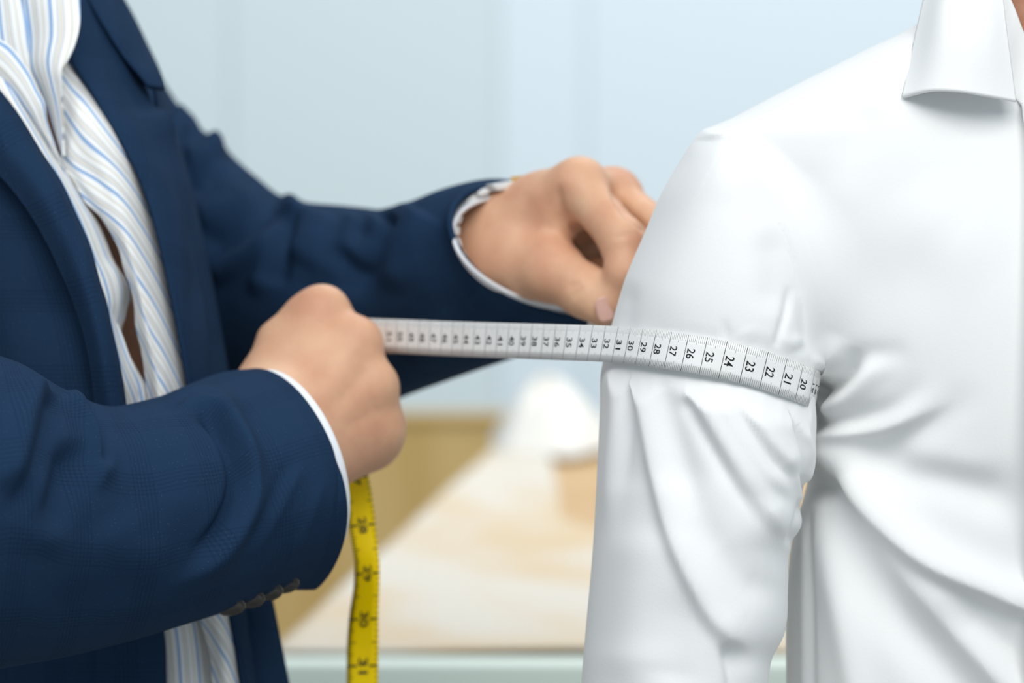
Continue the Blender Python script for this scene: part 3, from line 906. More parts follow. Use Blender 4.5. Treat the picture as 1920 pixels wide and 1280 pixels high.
mk = obj('printed_scale', np.concatenate(py_.V), np.array([tuple(f) for f in py_.F], dtype=object), M_INK, yel, TPB, smooth=False)
mk['kind'] = 'stuff'

# ------------------------------------------------------------------ tailor in the navy jacket
PA = world(un(np.array([[60, 640, 2.08]])))[0]; PA = (float(PA[0]), float(PA[1]), 0.0)
person1 = root('person', PA, 'person in a navy checked jacket and open striped shirt pulling the tape with both hands', 'person')

def c3(px, py, d): return un(np.array([px, py, d], float))

# --- body: chest, arms and both hands in one surface
class Limb:
    def __init__(s, chains): s.chains = chains        # list of (k, [(a, b, r1, r2), ...])
    def bounds(s):
        A = np.array([[np.minimum(a, b)-max(r1, r2), np.maximum(a, b)+max(r1, r2)] for _, c in s.chains for a, b, r1, r2 in c])
        return A[:, 0].min(0)-0.02, A[:, 1].max(0)+0.02
    def __call__(s, P):
        tot = None
        for k, c in s.chains:
            f = None
            for i, (a, b, r1, r2) in enumerate(c):
                g = rcone(P, a, b, r1, r2)
                f = g if f is None else smin(f, g, 0.006)
            tot = f if tot is None else smin(tot, f, k)
        return tot
def chain(*pts):                   # (px, py, d, r in cm) joints
    q = [(c3(*p[:3]), p[3]/100) for p in pts]
    return [(q[i][0], q[i+1][0], q[i][1], q[i+1][1]) for i in range(len(q)-1)]

def merge_groups(*g):
    def f(P):
        lo, hi = P.min(0), P.max(0)
        out = np.full(len(P), 0.05)
        for fn, (a, b), k in g:
            if np.all(hi > a) and np.all(lo < b) or len(P) < 0:
                out = smin(out, fn(P), k)
        return out
    return f

# right hand (nearer): a fist seen from its back
fist = Limb([
    (0.012, chain((470, 790, 1.955, 2.5), (520, 750, 1.978, 1.9), (606, 580, 1.995, 1.12))),
    (0.014, chain((535, 765, 1.967, 1.9), (636, 612, 1.995, 0.75))),
    (0.012, chain((500, 735, 1.982, 1.8), (520, 640, 1.995, 1.0), (564, 592, 1.998, 0.98))),
    (0.012, chain((545, 775, 1.965, 1.9), (670, 640, 1.984, 1.12))),
    (0.012, chain((560, 815, 1.964, 2.0), (701, 722, 1.982, 1.18))),
    (0.012, chain((555, 800, 1.964, 2.0), (672, 684, 1.986, 0.9))),
    (0.012, chain((480, 880, 1.95, 2.4), (585, 850, 1.967, 1.9), (708, 797, 1.989, 1.24))),
    (0.012, chain((575, 835, 1.966, 1.9), (690, 762, 1.988, 1.0))),
    (0.018, chain((600, 845, 1.978, 1.8), (690, 828, 2.000, 1.6))),
    (0.009, chain((606, 580, 1.995, 1.12), (640, 630, 2.034, 1.0), (600, 665, 2.048, 0.9), (560, 660, 2.03, 0.85))),
    (0.009, chain((670, 642, 1.986, 1.15), (680, 692, 2.026, 1.02), (640, 730, 2.045, 0.92), (590, 725, 2.03, 0.85))),
    (0.009, chain((700, 724, 1.984, 1.12), (698, 765, 2.026, 0.98), (650, 790, 2.043, 0.9), (600, 785, 2.03, 0.82))),
    (0.009, chain((706, 798, 1.990, 1.15), (700, 828, 2.026, 0.95), (655, 845, 2.04, 0.85), (615, 838, 2.03, 0.78))),
    (0.010, chain((505, 740, 1.995, 1.7), (555, 668, 2.035, 1.35), (620, 640, 2.050, 1.1), (672, 634, 2.046, 0.95))),
    (0.020, chain((300, 905, 1.89, 3.2), (500, 820, 1.960, 2.7))),
])
# left hand (farther): thumb and finger pinch the tape behind the sleeve
pinch = Limb([
    (0.012, chain((760, 520, 2.10, 2.6), (905, 438, 2.052, 1.95), (945, 420, 2.040, 1.85), (1086, 345, 2.004, 1.32))),
    (0.012, chain((760, 520, 2.10, 2.6), (905, 490, 2.045, 1.95), (960, 490, 2.03, 1.8))),
    (0.010, chain((940, 410, 2.055, 1.8), (1150, 364, 2.038, 1.24))),
    (0.010, chain((940, 440, 2.075, 1.7), (1176, 402, 2.072, 1.15))),
    (0.010, chain((940, 480, 2.085, 1.6), (1170, 448, 2.10, 1.05))),
    (0.019, chain((930, 480, 2.038, 1.95), (1034, 506, 2.004, 1.62), (1096, 545, 1.984, 1.32), (1128, 571, 1.975, 1.13))),
    (0.014, chain((985, 440, 2.03, 1.7), (1042, 394, 2.018, 1.32))),
    (0.012, chain((1020, 380, 2.03, 1.5), (1150, 372, 2.036, 1.15))),
    (0.010, chain((1090, 352, 2.012, 1.2), (1150, 366, 2.036, 1.15))),
    (0.008, chain((1086, 347, 2.004, 1.28), (1168, 448, 1.976, 1.18), (1172, 512, 1.968, 0.96), (1156, 556, 1.972, 0.82))),
    (0.006, chain((1150, 366, 2.038, 1.16), (1236, 430, 2.005, 1.04), (1240, 500, 1.990, 0.9), (1216, 556, 1.992, 0.8))),
    (0.004, chain((1176, 402, 2.072, 1.1), (1205, 470, 2.05, 1.0), (1160, 520, 2.045, 0.9), (1120, 510, 2.055, 0.8))),
    (0.004, chain((1170, 448, 2.10, 1.0), (1190, 520, 2.085, 0.9), (1150, 560, 2.08, 0.8), (1110, 545, 2.085, 0.75))),
])
arms = Limb([
    (0.02, chain((-330, 420, 1.95, 5.0), (-260, 980, 1.735, 4.2), (300, 915, 1.89, 3.0))),
    (0.02, chain((300, 470, 2.29, 4.4), (520, 580, 2.20, 3.8), (760, 530, 2.11, 2.6))),
])
c_xl = prof([(-260, -20), (-100, -80), (0, -230), (200, -330), (600, -330), (1000, -300), (1420, -300)])
c_xr = prof([(-260, 90), (-100, 110), (0, 165), (120, 225), (200, 270), (600, 372), (1000, 400), (1420, 430)])
c_b = prof([(-260, 0.05), (-50, 0.075), (300, 0.10), (800, 0.11), (1420, 0.11)])
c_d = prof([(-260, 2.08), (300, 2.085), (1420, 2.09)])
def chest(P):
    f, px, py = oval(P, c_xl, c_xr, c_b, c_d, 2.2)
    return np.maximum(f, np.maximum((-255-py)/3900, (py-1400)/3900))
def bb(l): return l.bounds()
chest_b = (un(np.array([-420, -300, 1.95])), un(np.array([480, 1450, 2.22])))
chest_b = (np.minimum(*chest_b)-0.05, np.maximum(*chest_b)+0.05)
f_body1 = merge_groups((chest, chest_b, 0.02), (arms, bb(arms), 0.02), (fist, bb(fist), 0.012), (pinch, bb(pinch), 0.012))
def f_by_block(P):                 # points come in blocks: large sets are handled piecewise
    if len(P) <= 6000: return f_body1(P)
    return np.concatenate([f_body1(P[i:i+4096]) for i in range(0, len(P), 4096)])
los = np.array([x[0] for x in (chest_b, bb(arms), bb(fist), bb(pinch))]).min(0)
his = np.array([x[1] for x in (chest_b, bb(arms), bb(fist), bb(pinch))]).max(0)

def f_cull(P):                     # looser, order-free version used on block centres
    out = np.full(len(P), 0.05)
    for fn in (chest, arms, fist, pinch): out = np.minimum(out, fn(P)-0.004)
    return out
_first = [True]
def f_sw(P):
    if _first[0]:
        _first[0] = False
        return f_cull(P)
    return f_by_block(P)
V, Q, n = sdf_mesh(f_sw, los, his, 0.0016, margin=1.7)
# knuckles, tendons and creases of the skin
px, py = pix(V)
hand_folds = Folds([
    ([(606, 556), (590, 640), (560, 720)], 20, 0.0006, 'g', (0.1, 0.4)),
    ([(672, 640), (640, 700), (590, 760)], 20, 0.0006, 'g', (0.1, 0.4)),
    ([(700, 720), (660, 760), (610, 800)], 18, 0.0005, 'g', (0.1, 0.4)),
    ([(640, 610), (620, 680), (585, 740)], 14, -0.0005, 'g', (0.1, 0.4)),
    ([(690, 690), (660, 725), (620, 770)], 14, -0.0006, 'g', (0.05, 0.4)),
    ([(712, 765), (680, 785), (640, 805)], 12, -0.0005, 'g', (0.05, 0.4)),
    ([(672, 612), (688, 640), (690, 668)], 9, -0.0004, 'g', (0.3, 0.3)),
    # far hand
    ([(1052, 338), (1048, 372), (1058, 404), (1080, 438)], 7, -0.0016, 'g', (0.3, 0.1)),
    ([(1034, 390), (1052, 420), (1070, 450), (1082, 476)], 6, -0.0008, 'g', (0.3, 0.2)),
    ([(1142, 335), (1158, 380), (1182, 410), (1206, 430)], 8, -0.0022, 'a', (0.3, 0.0)),
    ([(1066, 548), (1074, 535), (1090, 530)], 5, -0.0008, 'g', (0.3, 0.3)),
    ([(1074, 562), (1082, 548), (1098, 540)], 5, -0.0007, 'g', (0.3, 0.3)),
    ([(965, 400), (985, 420), (1000, 450)], 26, -0.0014, 'g', (0.3, 0.3)),
    ([(985, 385), (1030, 350), (1080, 330)], 16, 0.0007, 'g', (0.3, 0.3)),
    ([(1000, 440), (1030, 460), (1060, 490)], 14, 0.0006, 'g', (0.3, 0.3)),
    ([(1062, 405), (1072, 440), (1086, 470)], 8, 0.0010, 'g', (0.3, 0.3)),
    ([(1150, 448), (1176, 440), (1196, 442)], 5, -0.0005, 'g', (0.3, 0.3)),
])
isf = (px > 380) & (px < 1300) & (n[:, 2] < 0.2)
V = V+n*(hand_folds(px, py)*isf)[:, None]
body1 = obj('body', V, Q, M_SKIN, person1, PA)
NB1 = len(V)

def nail(center, nx_, ny_, wdt, lng, nm, label):
    c0 = c3(*center); X = np.array(nx_, float); X /= np.linalg.norm(X); Y = np.array(ny_, float); Y -= X*(X@Y); Y /= np.linalg.norm(Y)
    Z = np.cross(X, Y)
    if Z[2] > 0: Z = -Z
    vs, fs_ = [], []
    k, m_ = 11, 13
    for j in range(m_):
        v = -1+2*j/(m_-1)
        ww = max(0.12, 1-abs(v)**4)**0.5 if v < 0 else max(0.2, 1-abs(v)**6)**0.5
        for i in range(k):
            u = -1+2*i/(k-1)
            vs.append(c0+X*(u*ww*wdt/2)+Y*(v*lng/2)-Z*((u*ww)**2*wdt*0.16+max(0, v)**2*0.0004))
    fs_ = [(j*k+i, j*k+i+1, (j+1)*k+i+1, (j+1)*k+i) for j in range(m_-1) for i in range(k-1)]
    o = obj(nm, np.array(vs), np.array(fs_), M_NAIL, body1, PA)
    md = o.modifiers.new('s', 'SOLIDIFY'); md.thickness = 0.0006; md.offset = 0
    return o
nail((1134, 579, 1.9622), (0.93, -0.24, 0.22), (0.24, 0.95, 0.06), 0.0088, 0.0132, 'thumbnail', None)

# --- near sleeve of the jacket
near_folds = Folds([
    ([(300, 752), (345, 757), (404, 765), (450, 820), (473, 897), (443, 982), (374, 1067), (310, 1115)], 15, 0.0060, 'a', (0.15, 0.25)),
    ([(330, 766), (374, 772), (412, 800), (438, 850), (447, 897), (440, 940), (418, 985), (384, 1022), (345, 1055)], 12, -0.0072, 'g', (0.25, 0.35)),
    ([(300, 775), (350, 752), (392, 750), (430, 772)], 7, -0.0022, 'g', (0.3, 0.3)),
    ([(420, 750), (470, 800), (492, 880), (470, 960)], 18, -0.0022, 'g', (0.3, 0.3)),
    ([(118, 730), (150, 770), (176, 815), (188, 890), (180, 930)], 11, 0.0048, 'a', (0.1, 0.3)),
    ([(150, 745), (182, 790), (193, 840), (190, 890)], 10, -0.0040, 'g', (0.2, 0.2)),
    ([(140, 815), (130, 880), (100, 960), (82, 1020)], 24, -0.0060, 'g', (0.25, 0.35)),
    ([(66, 716), (45, 780), (30, 840), (-10, 930)], 20, 0.0055, 'g', (0.05, 0.3)),
    ([(98, 735), (90, 800), (60, 880), (10, 980)], 16, -0.0030, 'g', (0.1, 0.3)),
    ([(0, 860), (40, 880), (80, 960), (70, 1060)], 34, 0.003, 'g', (0.3, 0.3)),
    ([(573, 855), (531, 940), (467, 1057)], 9, 0.0013, 'g', (0.3, 0.3)),
    ([(552, 845), (512, 930), (450, 1040)], 12, -0.0014, 'g', (0.3, 0.3)),
    ([(612, 880), (580, 980), (540, 1060)], 9, 0.0010, 'g', (0.3, 0.3)),
    ([(230, 770), (300, 830), (340, 920), (320, 1020)], 45, 0.003, 'g', (0.3, 0.3)),
    ([(60, 1150), (180, 1130), (300, 1060)], 40, -0.002, 'g', (0.3, 0.3)),
    ([(200, 960), (240, 1020), (330, 1060)], 50, 0.002, 'g', (0.3, 0.3)),
    ([(596, 740), (628, 830), (636, 900), (628, 980), (600, 1060)], 3, -0.0006, 'g', (0.1, 0.1)),
], 1.3, 1.3)
ns_st = [  # ax, ay (top) bx, by (bottom) depth, near side dx, dy, d
    (-420, 640, -420, 1330, 1.70, 30, 0, 0.080),
    (-260, 640, -240, 1320, 1.735, 40, 0, 0.080),
    (-90, 650, -110, 1286, 1.775, 45, 0, 0.078),
    (25, 676, 0, 1254, 1.805, 50, 0, 0.076),
    (110, 726, 110, 1234, 1.835, 60, 0, 0.072),
    (195, 760, 225, 1206, 1.865, 75, 0, 0.070),
    (280, 750, 330, 1174, 1.890, 92, 0, 0.068),
    (360, 727, 430, 1142, 1.915, 108, 2, 0.066),
    (430, 698, 520, 1110, 1.94, 122, 5, 0.064),
    (478, 690, 588, 1106, 1.955, 110, -2, 0.062),
]
G, nn = tube(ns_st, nv=230, nu=230, folds=near_folds, ex=0.96, point=0.75)
jacket = None
def make_jacket_body():
    """Back and sides of the jacket behind the fronts: a shell round the chest, open at the front."""
    rows = [(-120, -160, 90), (-40, -250, 140), (60, -350, 200), (200, -400, 285), (400, -415, 352), (600, -410, 372), (800, -400, 390), (1000, -390, 410), (1200, -385, 440), (1440, -380, 470)]
    V = []; nu = 60
    R_ = cr([(a, b, c) for a, b, c in rows], 90, chord=False)
    th = np.linspace(math.radians(205), math.radians(-25), nu)          # round the back
    for y, xl, xr in R_:
        for t in th:
            x = (xl+xr)/2+(xr-xl)/2*math.cos(t)
            V.append((x, y, 2.09+0.13*math.sin(t)))
    V = un(np.array(V)); nv = len(R_)
    f = [(j*nu+i, j*nu+i+1, (j+1)*nu+i+1, (j+1)*nu+i) for j in range(nv-1) for i in range(nu-1)]
    G_ = V.reshape(nv, nu, 3)
    o = obj('jacket', V, np.array(f), M_JACKET, person1, PA, arc_uv(G_).reshape(-1, 2))
    md = o.modifiers.new('s', 'SOLIDIFY'); md.thickness = 0.002
    return o
jacket = make_jacket_body()
sl = put_tube('sleeve', G, nn, M_JACKET, jacket, PA, thick=0.0022)

us_st = [(-150, 300, -430, 330, 1.99, 0, 0, 0.085), (-165, 420, -470, 440, 1.95, 0, 0, 0.088), (-185, 600, -490, 620, 1.86, 0, 20, 0.086), (-195, 780, -500, 800, 1.79, 0, 20, 0.084), (-195, 930, -490, 980, 1.75, 0, 20, 0.082), (-215, 1060, -470, 1150, 1.735, 0, 10, 0.076)]
Gu, nu_2 = tube(us_st, nv=80, nu=120)
if ((Gu-Gu.mean(1, keepdims=True))*nu_2).sum() < 0: nu_2 = -nu_2
put_tube('upper_sleeve', Gu, nu_2, M_JACKET, jacket, PA, thick=0.0022)

# near front of the jacket and its lapel
pan_edge = [(-30, 150, 1.925), (40, 250, 1.925), (120, 380, 1.922), (172, 520, 1.918), (205, 640, 1.915), (226, 760, 1.915), (262, 920, 1.92), (288, 1080, 1.93), (308, 1180, 1.935), (313, 1290, 1.94), (316, 1440, 1.94)]
def shifted(pts, dx, dd, dy=0): return [(p[0]+dx, p[1]+dy, p[2]+dd) for p in pts]
panel_folds = Folds([
    ([(20, 560), (80, 575), (150, 560)], 60, -0.002, 'g', (0.3, 0.3)),
    ([(172, 1180), (172, 1290), (172, 1440)], 5, -0.002, 'a', (0, 0)),
])
sheet('front_panel', [shifted(pan_edge, -470, 0.10), shifted(pan_edge, -330, 0.035), shifted(pan_edge, -200, 0.004), shifted(pan_edge, -90, -0.006), shifted(pan_edge, -30, -0.004), pan_edge], M_JACKET, jacket, PA, nu=70, nv=160, thick=0.002, folds=panel_folds)
lap_in = [(-70, 90, 1.925), (0, 168, 1.918), (30, 206, 1.914), (80, 286, 1.906), (115, 339, 1.902), (143, 399, 1.899), (169, 458, 1.897), (190, 533, 1.896), (199, 560, 1.896), (210, 612, 1.896), (222, 664, 1.897), (234, 730, 1.899), (239, 770, 1.90), (270, 930, 1.912), (300, 1120, 1.925)]
lap_out = [(-130, 220, 1.915), (-40, 298, 1.908), (0, 332, 1.905), (40, 380, 1.902), (78, 440, 1.899), (110, 505, 1.897), (137, 570, 1.896), (156, 630, 1.896), (168, 690, 1.897), (176, 760, 1.90), (186, 860, 1.906), (230, 990, 1.915), (285, 1125, 1.926)]
lap_mid = [((a[0]+b[0])/2, (a[1]+b[1])/2, (a[2]+b[2])/2-0.008) for a, b in zip(cr(lap_in, 9), cr(lap_out, 9))]
sheet('lapel', [lap_in, lap_mid, lap_out], M_JACKET, jacket, PA, nu=40, nv=160, thick=0.003, roll=(0.10, 0), uvrot=0.5)

# far lapel, collar and front
fl_in = [(88, -90, 2.0), (105, 0, 1.990), (116, 70, 1.980), (130, 114, 1.974), (165, 168, 1.968), (205, 234, 1.962), (244, 303, 1.957), (279, 390, 1.953), (298, 463, 1.951), (312, 525, 1.951), (328, 605, 1.952), (347, 711, 1.955), (360, 800, 1.96), (385, 960, 1.965), (425, 1150, 1.97), (452, 1290, 1.972), (476, 1440, 1.975)]
fl_out = [(160, -95, 2.05), (205, -5, 2.04), (238, 60, 2.03), (264, 112, 2.024), (270, 150, 2.021), (280, 176, 2.020), (292, 200, 2.019), (314, 208, 2.017), (331, 280, 2.010), (350, 345, 2.004), (363, 420, 1.998), (375, 500, 1.994), (386, 580, 1.99), (393, 660, 1.985), (401, 740, 1.985), (415, 840, 1.985), (440, 980, 1.985), (462, 1150, 1.985), (482, 1290, 1.985), (500, 1440, 1.985)]
fa, fb = cr(fl_in, 60), cr(fl_out, 60)
def between(A, B, t, lift): return [tuple(a*(1-t)+b*t+np.array([0, 0, -lift])) for a, b in zip(A, B)]
fl_folds = Folds([
    ([(180, 140), (250, 250), (330, 420), (360, 600)], 20, 0.002, 'g', (0.3, 0.3)),
    ([(345, 380), (362, 480), (372, 600)], 14, -0.0015, 'g', (0.3, 0.3)),
])
sheet('lapel', [fa, between(fa, fb, 0.08, 0.007), between(fa, fb, 0.3, 0.010), between(fa, fb, 0.7, 0.006), fb], M_JACKET, jacket, PA, nu=50, nv=170, thick=0.003, uvrot=-0.35, folds=fl_folds)
col_in = [(120, -95, 2.03), (155, -10, 2.015), (195, 60, 2.008), (235, 118, 2.006), (268, 158, 2.010)]
col_out = [(180, -98, 2.07), (228, -5, 2.05), (257, 52, 2.04), (279, 104, 2.032), (303, 140, 2.026), (312, 166, 2.024)]
ca, cb_ = cr(col_in, 40), cr(col_out, 40)
sheet('collar', [ca, between(ca, cb_, 0.15, 0.008), between(ca, cb_, 0.5, 0.010), between(ca, cb_, 0.85, 0.005), cb_], M_JACKET, jacket, PA, nu=40, nv=70, thick=0.003, uvrot=-0.6)
ff_in = [(130, -100, 2.10), (215, 0, 2.075), (262, 90, 2.055), (288, 150, 2.045), (300, 220, 2.036), (330, 400, 2.018), (355, 560, 2.008), (370, 700, 2.0), (385, 900, 1.995), (420, 1110, 1.99), (452, 1290, 1.988), (476, 1440, 1.99)]
ff_out = [(150, -110, 2.12), (232, -5, 2.105), (280, 88, 2.095), (303, 138, 2.085), (319, 205, 2.09), (372, 400, 2.09), (405, 560, 2.08), (430, 700, 2.06), (460, 900, 2.04), (509, 1110, 2.015), (545, 1290, 2.01), (575, 1440, 2.01)]
sheet('front_panel', [ff_in, between(cr(ff_in, 30), cr(ff_out, 30), 0.5, 0.006), ff_out], M_JACKET, jacket, PA, nu=40, nv=140, thick=0.002)

# far sleeve
far_folds = Folds([
    ([(322, 205), (352, 232), (362, 275)], 12, 0.0045, 'g', (0.1, 0.3)),
    ([(395, 250), (414, 285), (420, 330)], 14, 0.004, 'g', (0.1, 0.3)),
    ([(535, 362), (548, 385), (556, 410)], 12, 0.0035, 'g', (0.1, 0.3)),
    ([(330, 330), (372, 340), (420, 300), (440, 262)], 20, -0.005, 'g', (0.2, 0.3)),
    ([(345, 300), (385, 285), (412, 262)], 16, 0.004, 'g', (0.2, 0.3)),
    ([(370, 465), (430, 440), (500, 400), (545, 372)], 24, -0.0065, 'g', (0.2, 0.2)),
    ([(365, 420), (420, 395), (480, 350)], 20, 0.004, 'g', (0.2, 0.3)),
    ([(380, 530), (440, 500), (505, 450), (552, 385)], 18, 0.0055, 'a', (0.2, 0.1)),
    ([(512, 540), (530, 460), (548, 390)], 14, -0.0055, 'g', (0.2, 0.1)),
    ([(470, 560), (500, 500), (525, 440)], 14, 0.0035, 'g', (0.3, 0.3)),
    ([(550, 500), (575, 440), (590, 385)], 26, 0.004, 'g', (0.3, 0.2)),
    ([(630, 520), (660, 460), (690, 400)], 26, -0.0035, 'g', (0.3, 0.3)),
    ([(640, 480), (655, 430), (665, 395)], 14, 0.003, 'g', (0.3, 0.2)),
    ([(640, 560), (690, 480), (720, 420), (735, 395)], 18, -0.005, 'g', (0.3, 0.1)),
    ([(645, 500), (690, 445), (712, 400)], 14, 0.0035, 'g', (0.3, 0.1)),
    ([(740, 560), (750, 470), (790, 390)], 24, 0.004, 'g', (0.3, 0.1)),
    ([(530, 560), (640, 520), (740, 540)], 26, -0.002, 'g', (0.3, 0.3)),
    ([(770, 700), (800, 640), (880, 600)], 30, 0.003, 'g', (0.3, 0.3)),
], 1.3, 1.3)
fs_st = [
    (238, 62, 250, 640, 2.30, -60, 0, 0.085),
    (316, 180, 320, 700, 2.285, -50, 0, 0.088),
    (352, 226, 350, 742, 2.27, -45, 0, 0.088),
    (412, 270, 400, 772, 2.25, -40, 0, 0.086),
    (470, 325, 470, 788, 2.23, -40, 0, 0.084),
    (540, 372, 560, 790, 2.20, -45, 0, 0.080),
    (640, 385, 668, 775, 2.165, -60, 0, 0.075),
    (722, 390, 770, 736, 2.135, -80, 0, 0.070),
    (790, 374, 860, 702, 2.11, -105, 0, 0.066),
    (860, 349, 945, 672, 2.085, -125, 0, 0.062),
    (930, 335, 1030, 640, 2.062, -142, -5, 0.058),
    (982, 343, 1106, 604, 2.045, -194, -18, 0.055),
]
Gf, nf = tube(fs_st, nv=230, nu=200, folds=far_folds, ex=0.97)
put_tube('sleeve', Gf, nf, M_JACKET, jacket, PA, thick=0.003)

# sleeve buttons on the near cuff
def button(pc, axis_n, axis_l, rad=0.0078):
    n_ = np.array(axis_n, float); n_ /= np.linalg.norm(n_)
    l = np.array(axis_l, float); l -= n_*(n_@l); l /= np.linalg.norm(l); m_ = np.cross(n_, l)
    pr_ = [(0.0, 0.0026), (0.35, 0.0026), (0.62, 0.0030), (0.78, 0.0040), (0.92, 0.0040), (1.0, 0.0028), (1.0, 0.0012), (0.9, 0.0), (0.0, 0.0)]
    k = 28; vs = []; fs_ = []
    for r, h in pr_:
        for j in range(k):
            a = 2*math.pi*j/k
            vs.append(pc+(l*math.cos(a)+m_*math.sin(a))*rad*max(r, 0.01)+n_*h)
    for i in range(len(pr_)-1):
        fs_ += [(i*k+j, i*k+(j+1) % k, (i+1)*k+(j+1) % k, (i+1)*k+j) for j in range(k)]
    return obj('button', np.array(vs), np.array(fs_), M_BUTTON, sl, PA)
for bx, by, bd in ((532, 1086, 1.913), (502, 1100, 1.904), (468, 1114, 1.896), (431, 1128, 1.887)):
    button(c3(bx, by, bd), (0.10, 0.80, -0.58), (0.8, -0.3, 0.3))

# --- striped shirt
shirt1_curves_far = [
    [(60, -110, 2.03), (90, 40, 2.0), (112, 140, 1.966), (115, 240, 1.958), (115, 303, 1.955), (139, 343, 1.95), (161, 381, 1.947), (192, 409, 1.945), (212, 442, 1.944), (224, 472, 1.944), (231, 502, 1.944), (246, 545, 1.944), (251, 570, 1.944), (254, 612, 1.944), (264, 654, 1.945), (271, 700, 1.946), (277, 760, 1.948), (310, 920, 1.955), (360, 1120, 1.962), (393, 1227, 1.965), (398, 1290, 1.966), (405, 1440, 1.967)],
    [(100, -110, 2.04), (120, 40, 2.01), (150, 150, 1.972), (172, 240, 1.947), (200, 310, 1.942), (222, 370, 1.939), (245, 450, 1.937), (262, 520, 1.936), (281, 600, 1.936), (298, 690, 1.937), (312, 780, 1.94), (350, 950, 1.948), (405, 1135, 1.956), (425, 1230, 1.96), (430, 1290, 1.962), (440, 1440, 1.963)],
    [(150, -110, 2.06), (175, 40, 2.03), (215, 150, 2.005), (250, 240, 1.98), (282, 330, 1.975), (300, 400, 1.974), (320, 480, 1.973), (335, 560, 1.973), (350, 640, 1.973), (365, 720, 1.973), (378, 800, 1.974), (415, 960, 1.978), (450, 1135, 1.98), (470, 1230, 1.982), (480, 1290, 1.983), (492, 1440, 1.984)],
]
sh_folds = Folds([
    ([(120, 250), (150, 320), (200, 400), (232, 470)], 12, 0.002, 'g', (0.2, 0.3)),
    ([(225, 455), (262, 540), (290, 640), (300, 760)], 10, -0.0012, 'g', (0.3, 0.2)),
    ([(170, 300), (215, 420)], 16, -0.001, 'g', (0.3, 0.3)),
])
P5 = sheet('striped_shirt', shirt1_curves_far, M_STRIPE, person1, PA, nu=60, nv=170, thick=0.0012, uvrot=0.55, folds=sh_folds)
near_front = [
    [(-140, 40, 2.00), (-90, 200, 1.965), (-40, 300, 1.955), (20, 420, 1.948), (70, 540, 1.945), (110, 680, 1.945), (140, 800, 1.948), (200, 1000, 1.955), (260, 1180, 1.962), (270, 1300, 1.965), (280, 1440, 1.966)],
    [(-60, 40, 1.975), (-5, 160, 1.94), (55, 262, 1.93), (112, 370, 1.924), (150, 470, 1.922), (185, 580, 1.921), (208, 690, 1.923), (228, 790, 1.942), (275, 1000, 1.95), (325, 1180, 1.957), (335, 1300, 1.96), (340, 1440, 1.961)],
    [(0, 40, 1.975), (42, 160, 1.957), (100, 275, 1.955), (139, 343, 1.953), (163, 384, 1.951), (186, 420, 1.950), (200, 452, 1.949), (216, 490, 1.949), (235, 510, 1.950), (248, 540, 1.953), (249, 562, 1.956), (240, 590, 1.956), (232, 615, 1.953), (236, 640, 1.951), (246, 670, 1.951), (262, 700, 1.953), (276, 725, 1.956), (290, 800, 1.960), (340, 1000, 1.968), (388, 1180, 1.974), (402, 1300, 1.975), (412, 1440, 1.975)],
]
sheet('near_front', near_front, M_STRIPE, P5, PA, nu=60, nv=180, thick=0.0012, folds=Folds([([(222, 470), (236, 520), (240, 570), (226, 610)], 12, -0.002, 'g', (0.3, 0.3)), ([(196, 560), (222, 600), (250, 680)], 8, -0.0012, 'g', (0.3, 0.2))]))
flap = [
    [(170, 470, 1.947), (185, 560, 1.944), (200, 660, 1.943), (220, 770, 1.945), (240, 860, 1.948)],
    [(196, 545, 1.944), (214, 592, 1.942), (231, 632, 1.942), (244, 668, 1.943), (258, 698, 1.945), (274, 722, 1.949), (284, 780, 1.952), (300, 860, 1.955)],
]
sheet('front_flap', [flap[0], [tuple((np.array(a)+np.array(b))/2-np.array([0, 0, 0.002])) for a, b in zip(cr(flap[0], 8), cr(flap[1], 8))], flap[1]], M_STRIPE, P5, PA, nu=24, nv=60, thick=0.0012)
placket = [
    [(-60, 20, 1.965), (0, 73, 1.948), (15, 82, 1.946), (40, 110, 1.944), (60, 142, 1.943), (72, 168, 1.942), (83, 188, 1.942), (89, 226, 1.943), (100, 260, 1.944), (114, 299, 1.946), (124, 318, 1.948)],
    [(-80, 70, 1.955), (-10, 112, 1.944), (20, 140, 1.940), (45, 172, 1.938), (62, 200, 1.937), (78, 235, 1.938), (95, 270, 1.94), (108, 296, 1.942), (122, 320, 1.946)],
    [(-90, 110, 1.955), (0, 154, 1.945), (30, 181, 1.943), (46, 202, 1.942), (70, 236, 1.942), (90, 266, 1.943), (108, 298, 1.944), (121, 322, 1.947)],
]
sheet('placket', placket, M_STRIPE, P5, PA, nu=24, nv=80, thick=0.0016)
inner = [
    [(-70, -120, 2.0), (-50, 0, 1.975), (-40, 100, 1.965), (20, 200, 1.960)],
    [(-10, -120, 1.99), (10, 0, 1.965), (25, 100, 1.957), (60, 200, 1.955)],
    [(25, -120, 1.985), (41, 0, 1.962), (51, 40, 1.957), (57, 120, 1.954), (80, 190, 1.953)],
]
sheet('collar', inner, M_STRIPE, P5, PA, nu=30, nv=60, thick=0.0014)
leaf = [
    [(30, -120, 1.985), (43, 0, 1.962), (53, 70, 1.956), (58, 130, 1.953), (73, 162, 1.951), (86, 196, 1.950), (100, 240, 1.950), (116, 292, 1.949)],
    [(90, -120, 1.975), (98, 0, 1.950), (98, 60, 1.945), (88, 120, 1.942), (93, 160, 1.942), (101, 200, 1.944), (109, 245, 1.946), (116.5, 293, 1.948)],
    [(140, -120, 1.985), (150, 0, 1.955), (150, 45, 1.948), (142, 78, 1.944), (129, 106, 1.940), (114, 134, 1.938), (114, 160, 1.939), (115, 200, 1.941), (116, 245, 1.944), (117, 294, 1.947)],
]
sheet('collar', leaf, M_STRIPE, P5, PA, nu=36, nv=90, thick=0.0018)

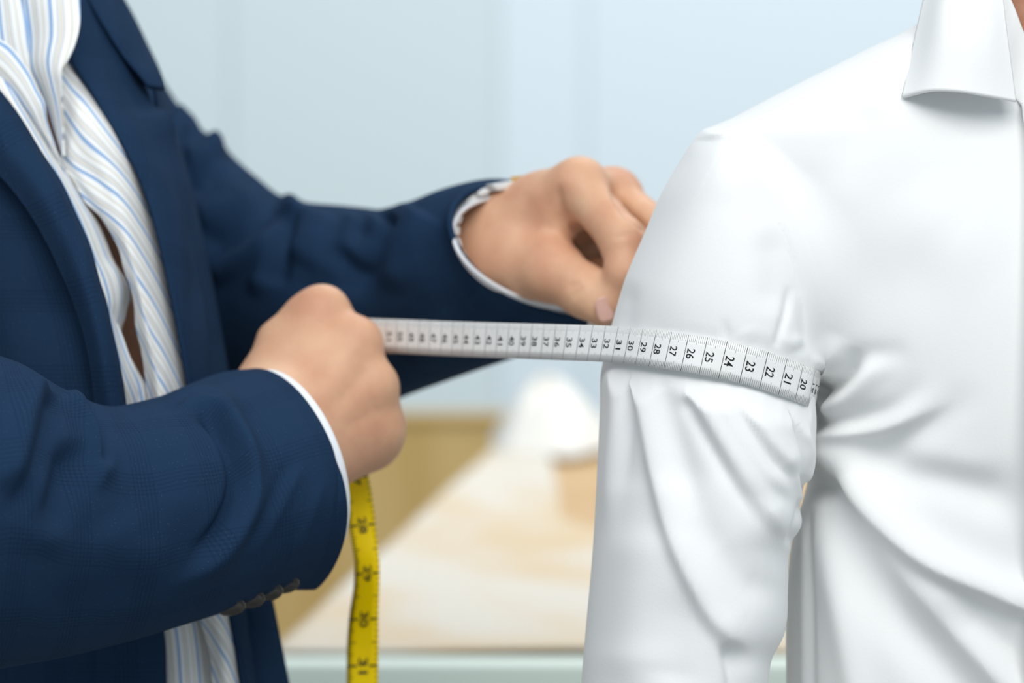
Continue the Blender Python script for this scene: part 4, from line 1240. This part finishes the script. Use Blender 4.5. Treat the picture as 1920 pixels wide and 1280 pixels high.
# white shirt cuffs inside the sleeves
ci = [tuple(np.array(ns_st[-3])), tuple(np.array(ns_st[-2])), (488, 692, 590, 1060, 1.957, 104, -2, 0.058), (500, 692, 582, 1006, 1.962, 93, -2, 0.055)]
ci = [(a[0], a[1]+6, a[2]-2, a[3]-12, a[4]+0.002, a[5]-6, a[6], a[7]-0.004) if q < 2 else a for q, a in enumerate(ci)]
Gc, nc = tube(ci, nv=40, nu=120, inset=0.0)
put_tube('cuff', Gc, nc, M_CUFF, P5, PA, thick=0.002)
cf = [(a[0], a[1]+7, a[2], a[3]-7, a[4], a[5]+8, a[6], a[7]-0.004) for a in fs_st[-3:-1]]
cf.append((957, 366, 1083, 578, 2.038, -162, 2, 0.049))
Gc, nc = tube(cf, nv=40, nu=120)
put_tube('cuff', Gc, nc, M_CUFF, P5, PA, thick=0.002)

# --- wristwatch on the far wrist
WB = c3(930, 440, 2.03); WBw = tuple(float(x) for x in world(WB[None])[0])
watch = root('wristwatch', WBw, 'steel and gold wristwatch on the far wrist half under the navy cuff', 'watch')
ring_top, ring_bot = np.array([978, 352.]), np.array([1012, 560.])
midw, half = (ring_top+ring_bot)/2, (ring_top-ring_bot)/2
frw = np.array([-144.0, -8.0])
def ringpt(t, grow=0.0):
    p = midw+half*math.cos(t)*(1+grow)+frw*math.sin(t)*(1+grow)
    return c3(p[0], p[1], 2.035-0.020*(1+grow)*math.sin(t))
wdir = c3(1000, 440, 2.02)-c3(900, 450, 2.045); wdir /= np.linalg.norm(wdir)
def link(t0, t1, wid, thick, m, nm, off=0.0, parent=watch, round_=0.0008):
    a0, a1 = ringpt(t0), ringpt(t1); o0, o1 = ringpt(t0, thick), ringpt(t1, thick)
    V = []
    for sgn in (-1, 1):
        for q in (a0, a1, o1, o0): V.append(q+wdir*(sgn*wid/2+off))
    f = [(0, 1, 2, 3), (7, 6, 5, 4), (0, 4, 5, 1), (1, 5, 6, 2), (2, 6, 7, 3), (3, 7, 4, 0)]
    o = obj(nm, np.array(V), np.array(f), m, parent, WBw, smooth=False)
    md = o.modifiers.new('b', 'BEVEL'); md.width = round_; md.segments = 3
    return o
for k in range(26):
    t0 = 0.52+k*0.208
    if t0 > 5.75: break
    link(t0, t0+0.168, 0.012, 0.10, M_STEEL, 'link', off=-0.001)
link(0.06, 0.47, 0.015, 0.13, M_STEEL, 'case')
link(-0.22, 0.12, 0.011, 0.20, M_GOLD, 'bezel', off=0.006)
